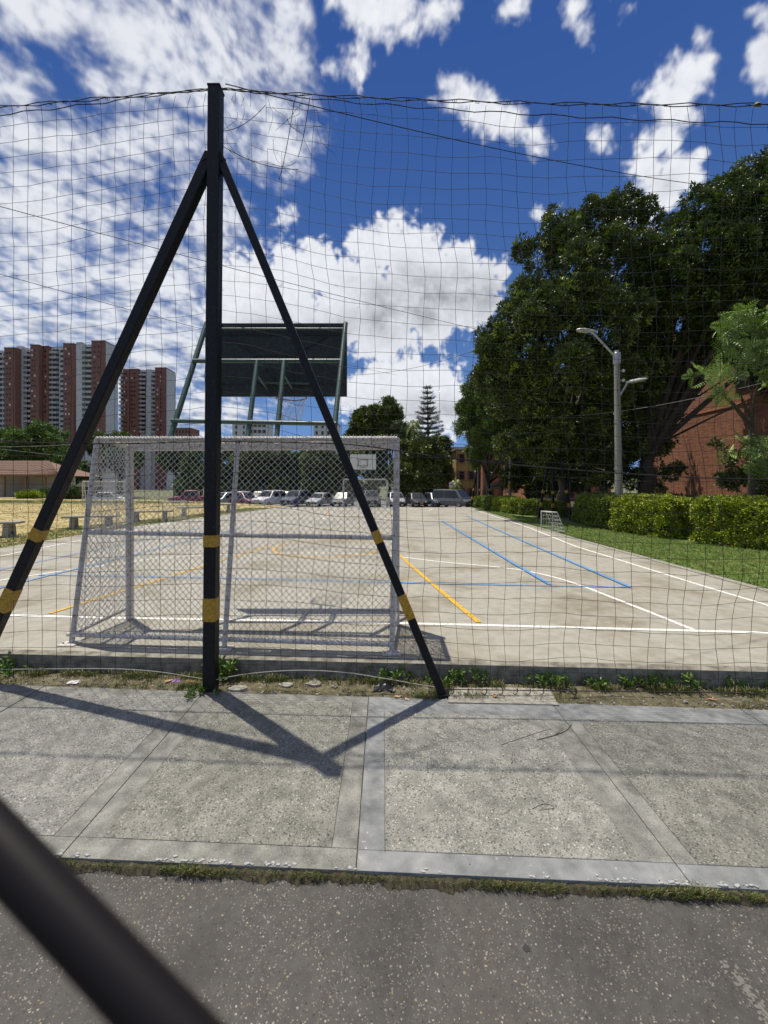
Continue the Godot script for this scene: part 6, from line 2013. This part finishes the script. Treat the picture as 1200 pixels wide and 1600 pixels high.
func small_things() -> void:
	# the rail close to the lens
	var rail := thing("fence_rail", "dark round rail close to the lens, blurred across the lower left corner", "rail", Vector3.ZERO)
	var g := Geo.new()
	var a := at(0, 1322, 0.15); var b := at(262, 1600, 0.13)
	var d := (b - a)
	g.line(a - d * 6.0, b + d * 6.0, 0.0085, 24)
	obj("tube", g, M.rail_enamel, rail)
	# weeds and grass along the kerb
	var green := [Color(0.08, 0.15, 0.025), Color(0.12, 0.2, 0.035), Color(0.17, 0.23, 0.05)]
	clump("weed", "bushy weed growing against the foot of the black post", on(352, 1062, WALK), 26, Vector3(0.1, 0.2, 0.08), 1, green)
	clump("weed", "dense green weed at the left edge of the soil strip", on(8, 1052, WALK), 30, Vector3(0.2, 0.13, 0.1), 2, green)
	clump("weed", "leafy weed left of the right brace's foot", on(625, 1064, WALK), 30, Vector3(0.34, 0.13, 0.08), 3, green)
	clump("weed", "leafy weed right of the right brace's foot", on(722, 1068, WALK), 26, Vector3(0.26, 0.13, 0.08), 4, green)
	clump("weed", "weed patch above the cement pad's far end", on(850, 1069, WALK), 24, Vector3(0.24, 0.12, 0.08), 5, green)
	clump("weed", "weed patch below the kerb in the middle of the right stretch", on(930, 1071, WALK), 24, Vector3(0.26, 0.1, 0.07), 6, green)
	clump("weed", "weed tuft with pale young leaves under the right stretch of kerb", on(1020, 1073, WALK), 22, Vector3(0.24, 0.13, 0.07), 7, green)
	clump("weed", "weed patch on the soil left of the frame's right edge", on(1100, 1076, WALK), 22, Vector3(0.26, 0.11, 0.07), 8, green)
	clump("weed", "weed at the right edge of the frame under the kerb", on(1190, 1078, WALK), 18, Vector3(0.2, 0.11, 0.07), 9, green)
	clump("weed", "small weed growing from the kerb face near the left rear post", on(75, 1044, WALK), 8, Vector3(0.09, 0.12, 0.03), 10, green)
	clump("weed", "flat weed creeping onto the pavement below the black post", on(315, 1086, WALK), 18, Vector3(0.16, 0.05, 0.08), 11, green, 0.4, 0.8)
	# strips of grass nobody could count
	var o0: MeshInstance3D
	var r := RandomNumberGenerator.new(); r.seed = 61
	var list := []; var tn := []
	for i in 2600:
		var x := r.randf_range(-6.0, 6.0)
		if wob.get_noise_1d(x * 40.0 + 11.0) < -0.12 and r.randf() < 0.8: continue
		var z := kerb(x) + 0.035 + absf(r.randfn()) * 0.03
		var s := r.randf_range(0.25, 0.75)
		list.append(Transform3D(Basis(Vector3.UP, r.randf() * TAU).scaled(Vector3(s, s, s)), Vector3(x, WALK, z)))
	for i in 1500:
		var x := r.randf_range(-6.0, 6.0)
		if wob.get_noise_1d(x * 30.0 + 300.0) < 0.05: continue
		var z := lerpf(walk_far(x) - 0.01, kerb(x), pow(r.randf(), 2.0))
		var s := r.randf_range(0.2, 0.5)
		list.append(Transform3D(Basis(Vector3.UP, r.randf() * TAU).scaled(Vector3(s, s, s)), Vector3(x, WALK - 0.006, z)))
	for k in [[690, 1082], [735, 1090], [660, 1090], [300, 1072]]:
		for i in 60:
			var s := r.randf_range(0.3, 0.6)
			list.append(Transform3D(Basis(Vector3.UP, r.randf() * TAU).scaled(Vector3(s, s, s)), on(k[0], k[1], WALK) + Vector3(r.randfn() * 0.07, -0.004, r.randfn() * 0.018)))
	tag(scatter("strip_grass", tuft_mesh, M.blade, list, tints(list.size(), 62, [Color(0.09, 0.14, 0.03), Color(0.16, 0.17, 0.05), Color(0.24, 0.2, 0.09)])), "sparse grass on the soil strip under the kerb", "grass")
	list = []
	for i in 6500:
		var x := r.randf_range(-3.4, 3.6)
		var dens := wob.get_noise_1d(x * 26.0 + 70.0)
		if dens < -0.08 and r.randf() < 0.75: continue
		var z := walk_near(x) + 0.012 + r.randfn() * 0.01
		var s := r.randf_range(0.08, 0.26) * (1.35 if dens > 0.3 else 1.0)
		list.append(Transform3D(Basis(Vector3.UP, r.randf() * TAU).scaled(Vector3(s * 1.3, s, s * 1.3)), Vector3(x, WALK - 0.02, z)))
	tag(scatter("joint_grass", tuft_mesh, M.blade, list, tints(list.size(), 63, [Color(0.09, 0.13, 0.025), Color(0.13, 0.16, 0.04), Color(0.24, 0.21, 0.09), Color(0.06, 0.07, 0.025)])), "moss and stunted grass in the joint between pavement and road", "grass")
	g = Geo.new()
	for i in 700:
		var x := r.randf_range(-3.2, 3.4)
		if wob.get_noise_1d(x * 45.0 + 500.0) + 0.5 * wob.get_noise_1d(x * 190.0) < 0.16: continue
		var c := Vector3(x, 0, walk_near(x) - 0.003 - absf(r.randfn()) * 0.008)
		var w := r.randf_range(0.002, 0.0115)
		var pr := PackedVector3Array()
		for j in 8: pr.append(c + Vector3(cos(TAU * j / 8.0) * w * r.randf_range(0.5, 1.2), WALK + 0.0045 + i * 0.000005, sin(TAU * j / 8.0) * w * 0.6 * r.randf_range(0.5, 1.2)))
		g.slab(pr, WALK - 0.004)
	o0 = obj("mortar_splash", g, M.pale_mortar, null)
	o0.set_meta("kind", "stuff"); tag(o0, "whitish mortar splashes along the road edge of the pavement", "mortar")
	# soil and humus packed into that joint
	g = Geo.new()
	for i in 900:
		var x0 := lerpf(-6.0, 6.0, i / 900.0); var x1 := lerpf(-6.0, 6.0, (i + 1) / 900.0)
		var prof := func(x: float) -> Array:
			var w := 0.026 + 0.016 * wob.get_noise_1d(x * 70.0) + 0.01 * wob.get_noise_1d(x * 700.0)
			var h := WALK - 0.0085 + 0.006 * wob.get_noise_1d(x * 400.0 + 90.0)
			return [Vector3(x, h, walk_near(x) - 0.002), Vector3(x, h - 0.006, walk_near(x) + w * 0.55), Vector3(x, ROAD + 0.002, walk_near(x) + w * 1.15)]
		var p0: Array = prof.call(x0); var p1: Array = prof.call(x1)
		for k in 2: g.quad_out(p0[k], p1[k], p1[k + 1], p0[k + 1], Vector3(0, 1, 0.3))
	struct("road_joint", g, M.humus)
	# cement pad under the brace
	g = Geo.new()
	var pad := PackedVector3Array()
	for k in [[703, 1075], [800, 1074], [858, 1076], [866, 1090], [874, 1101], [800, 1099], [700, 1097]]: pad.append(on(k[0], k[1], WALK + 0.012))
	g.slab(pad, WALK - 0.05)
	struct("cement_pad", g, M.old_concrete)
	# gravel, chips and straw on the soil
	g = Geo.new()
	for i in 900:
		var x := r.randf_range(-5.5, 5.5)
		var z := lerpf(walk_far(x) + 0.0, kerb(x) + 0.03, r.randf())
		var s := r.randf_range(0.003, 0.012) * (2.0 if r.randf() < 0.07 else 1.0)
		var c: float = r.randf_range(0.1, 0.42)
		g.tint = Color(c, c * 0.95, c * 0.86)
		g.box(Transform3D(Basis.from_euler(Vector3(r.randf() * TAU, r.randf() * TAU, r.randf() * TAU)), Vector3(x, WALK + 0.002, z)), Vector3(s * 1.6, s, s * 1.2), s * 0.25)
	var o := obj("gravel", g, M.chips, null)
	o.set_meta("kind", "stuff"); tag(o, "loose stone chips strewn over the soil strip", "gravel")
	g = Geo.new()
	for i in 420:
		var x := r.randf_range(-5.0, 5.0)
		var z := lerpf(walk_far(x) - 0.01, kerb(x) + 0.05, r.randf())
		var dd := Vector3(r.randf_range(-1, 1), r.randf_range(-0.05, 0.15), r.randf_range(-1, 1)).normalized() * r.randf_range(0.02, 0.07)
		var c: float = r.randf_range(0.2, 0.5)
		g.tint = Color(c, c * 0.82, c * 0.5)
		g.tube(PackedVector3Array([Vector3(x, WALK + 0.004, z), Vector3(x, WALK + 0.006, z) + dd]), 0.0014, 0.0008, 3, false)
	o = obj("straw", g, M.chips, null)
	o.set_meta("kind", "stuff"); tag(o, "dry straw and stalks scattered over the soil strip", "straw")
	# single dry leaves and litter
	var leaf := func(called: String, label: String, cat: String, p: Vector3, length: float, turn: float, col: Color, curl: float, grp: String) -> void:
		var h := Geo.new()
		var n := 8
		for i in n:
			for s in [-1.0, 1.0]:
				var q0 := float(i) / n; var q1 := float(i + 1) / n
				var w0 := sin(PI * pow(q0, 0.8)) * 0.24 * length; var w1 := sin(PI * pow(q1, 0.8)) * 0.24 * length
				h.tint = col * (1.0 + 0.2 * sin(i * 2.3 + s))
				var y0 := curl * length * (q0 - 0.5) * (q0 - 0.5); var y1 := curl * length * (q1 - 0.5) * (q1 - 0.5)
				h.quad_out(Vector3((q0 - 0.5) * length, y0, 0), Vector3((q1 - 0.5) * length, y1, 0), Vector3((q1 - 0.5) * length, y1 + w1 * curl * 0.8, s * w1), Vector3((q0 - 0.5) * length, y0 + w0 * curl * 0.8, s * w0), Vector3.UP)
		h.tint = col * 0.6
		h.tube(PackedVector3Array([Vector3(-0.5 * length, curl * length * 0.25, 0), Vector3(-0.8 * length, curl * length * 0.5, 0.02 * length)]), length * 0.012, length * 0.008, 4)
		var ob := obj(called, h, M.dry_leaf, null)
		ob.position = p; ob.rotation.y = turn
		tag(ob, label, cat, grp)
	leaf.call("dry_leaf", "orange dry leaf lying on the cement pad", "leaf", on(773, 1088, WALK + 0.014), 0.06, 1.3, Color(0.34, 0.17, 0.06), 0.5, "fallen dry leaves")
	leaf.call("dry_leaf", "pale curled dry leaf on the soil left of the right brace", "leaf", on(622, 1090, WALK), 0.075, 0.4, Color(0.45, 0.31, 0.2), 0.9, "fallen dry leaves")
	leaf.call("dry_leaf", "pinkish dry leaf beside the pale curled one", "leaf", on(636, 1094, WALK), 0.06, -0.6, Color(0.5, 0.36, 0.27), 0.7, "fallen dry leaves")
	leaf.call("dry_leaf", "brown dry leaf right of the purple wrapper", "leaf", on(298, 1066, WALK + 0.01), 0.08, 0.2, Color(0.3, 0.14, 0.05), 0.5, "fallen dry leaves")
	leaf.call("dry_leaf", "light brown dry leaf left of the purple wrapper", "leaf", on(264, 1064, WALK + 0.01), 0.07, 0.7, Color(0.42, 0.27, 0.13), 0.4, "fallen dry leaves")
	leaf.call("dry_leaf", "small reddish leaf on the gravel of the right soil stretch", "leaf", on(1113, 1093, WALK + 0.006), 0.06, -0.5, Color(0.36, 0.18, 0.1), 0.3, "fallen dry leaves")
	leaf.call("dry_leaf", "small tan leaf at the edge of the pavement under the net", "leaf", on(497, 1084, WALK + 0.006), 0.05, 0.9, Color(0.5, 0.42, 0.3), 0.4, "fallen dry leaves")
	var perch := Vector3(2.97, 0, 0)
	leaf.call("dry_leaf", "curled brown leaf caught on the top rope at the right", "leaf", at(1184, 159, 3.14), 0.085, 0.3, Color(0.36, 0.27, 0.17), -1.6, "fallen dry leaves")
	# crumpled film: a small faceted sheet
	var film := func(called: String, label: String, p: Vector3, w: float, m: Material, sd: int) -> void:
		var q := RandomNumberGenerator.new(); q.seed = sd
		var h := Geo.new()
		var n := 7
		var pts := []
		for j in n + 1:
			var rw := []
			for i in n + 1:
				var u := (i / float(n) - 0.5); var v := (j / float(n) - 0.5)
				var rr := sqrt(u * u + v * v)
				rw.append(Vector3(u * w * q.randf_range(0.75, 1.1), maxf(0.0, (0.5 - rr)) * w * 0.55 * q.randf_range(0.2, 1.3), v * w * 0.7 * q.randf_range(0.75, 1.1)))
			pts.append(rw)
		for j in n:
			for i in n:
				h.tri_out(pts[j][i], pts[j][i + 1], pts[j + 1][i], Vector3.UP)
				h.tri_out(pts[j][i + 1], pts[j + 1][i + 1], pts[j + 1][i], Vector3.UP)
		var ob := obj(called, h, m, null)
		ob.position = p
		tag(ob, label, "litter")
	film.call("wrapper", "crumpled purple wrapper on the soil left of the black post", on(276, 1064, WALK + 0.004), 0.085, M.purple_film, 3)
	film.call("plastic_bag", "crumpled black plastic bag on the soil left of the right brace", on(600, 1074, WALK + 0.002), 0.19, M.black_film, 4)
	film.call("paper_scrap", "pale scrap of paper on the soil near the pavement's left part", on(114, 1066, WALK + 0.004), 0.09, M.blind_pale, 5)
	# stones
	for k in [["flat pale stone against the foot of the black post", 372, 1078, 0.1, 3], ["grey flat stone on the soil right of the post", 447, 1072, 0.075, 5], ["pale flat stone on the soil in the middle stretch", 490, 1070, 0.08, 7]]:
		var q := RandomNumberGenerator.new(); q.seed = k[4]
		g = Geo.new()
		var prof := PackedVector3Array()
		for i in 9: prof.append(Vector3(cos(TAU * i / 9.0) * k[3] * q.randf_range(0.6, 1.0), k[3] * 0.22, sin(TAU * i / 9.0) * k[3] * 0.6 * q.randf_range(0.6, 1.0)))
		g.slab(prof, -0.03)
		o = obj("stone", g, M.old_concrete, null)
		o.position = on(k[1], k[2], WALK - 0.002)
		tag(o, k[0], "stone", "loose stones on the soil strip")
	# twigs on the pavement
	for k in [["dark curved twig lying on the pavement in the middle right", [[840, 1156], [866, 1149], [885, 1141], [893, 1131]], 0.0035], ["thin dry stalk beside the dark twig on the pavement", [[783, 1164], [812, 1154], [845, 1143], [861, 1139]], 0.0016], ["fine bent straw on the right pavement panel", [[832, 1264], [850, 1256], [866, 1262], [842, 1266]], 0.0014]]:
		var p := PackedVector3Array()
		for w in k[1]: p.append(on(w[0], w[1], WALK + 0.006))
		g = Geo.new()
		g.tube(smooth_way(p, 5), k[2], k[2] * 0.5, 5)
		if k[2] > 0.003:
			g.tube(PackedVector3Array([on(866, 1149, WALK + 0.007), on(880, 1137, WALK + 0.012)]), 0.002, 0.001, 4)
		tag(obj("twig", g, M.bark, null), k[0], "twig", "twigs on the pavement")
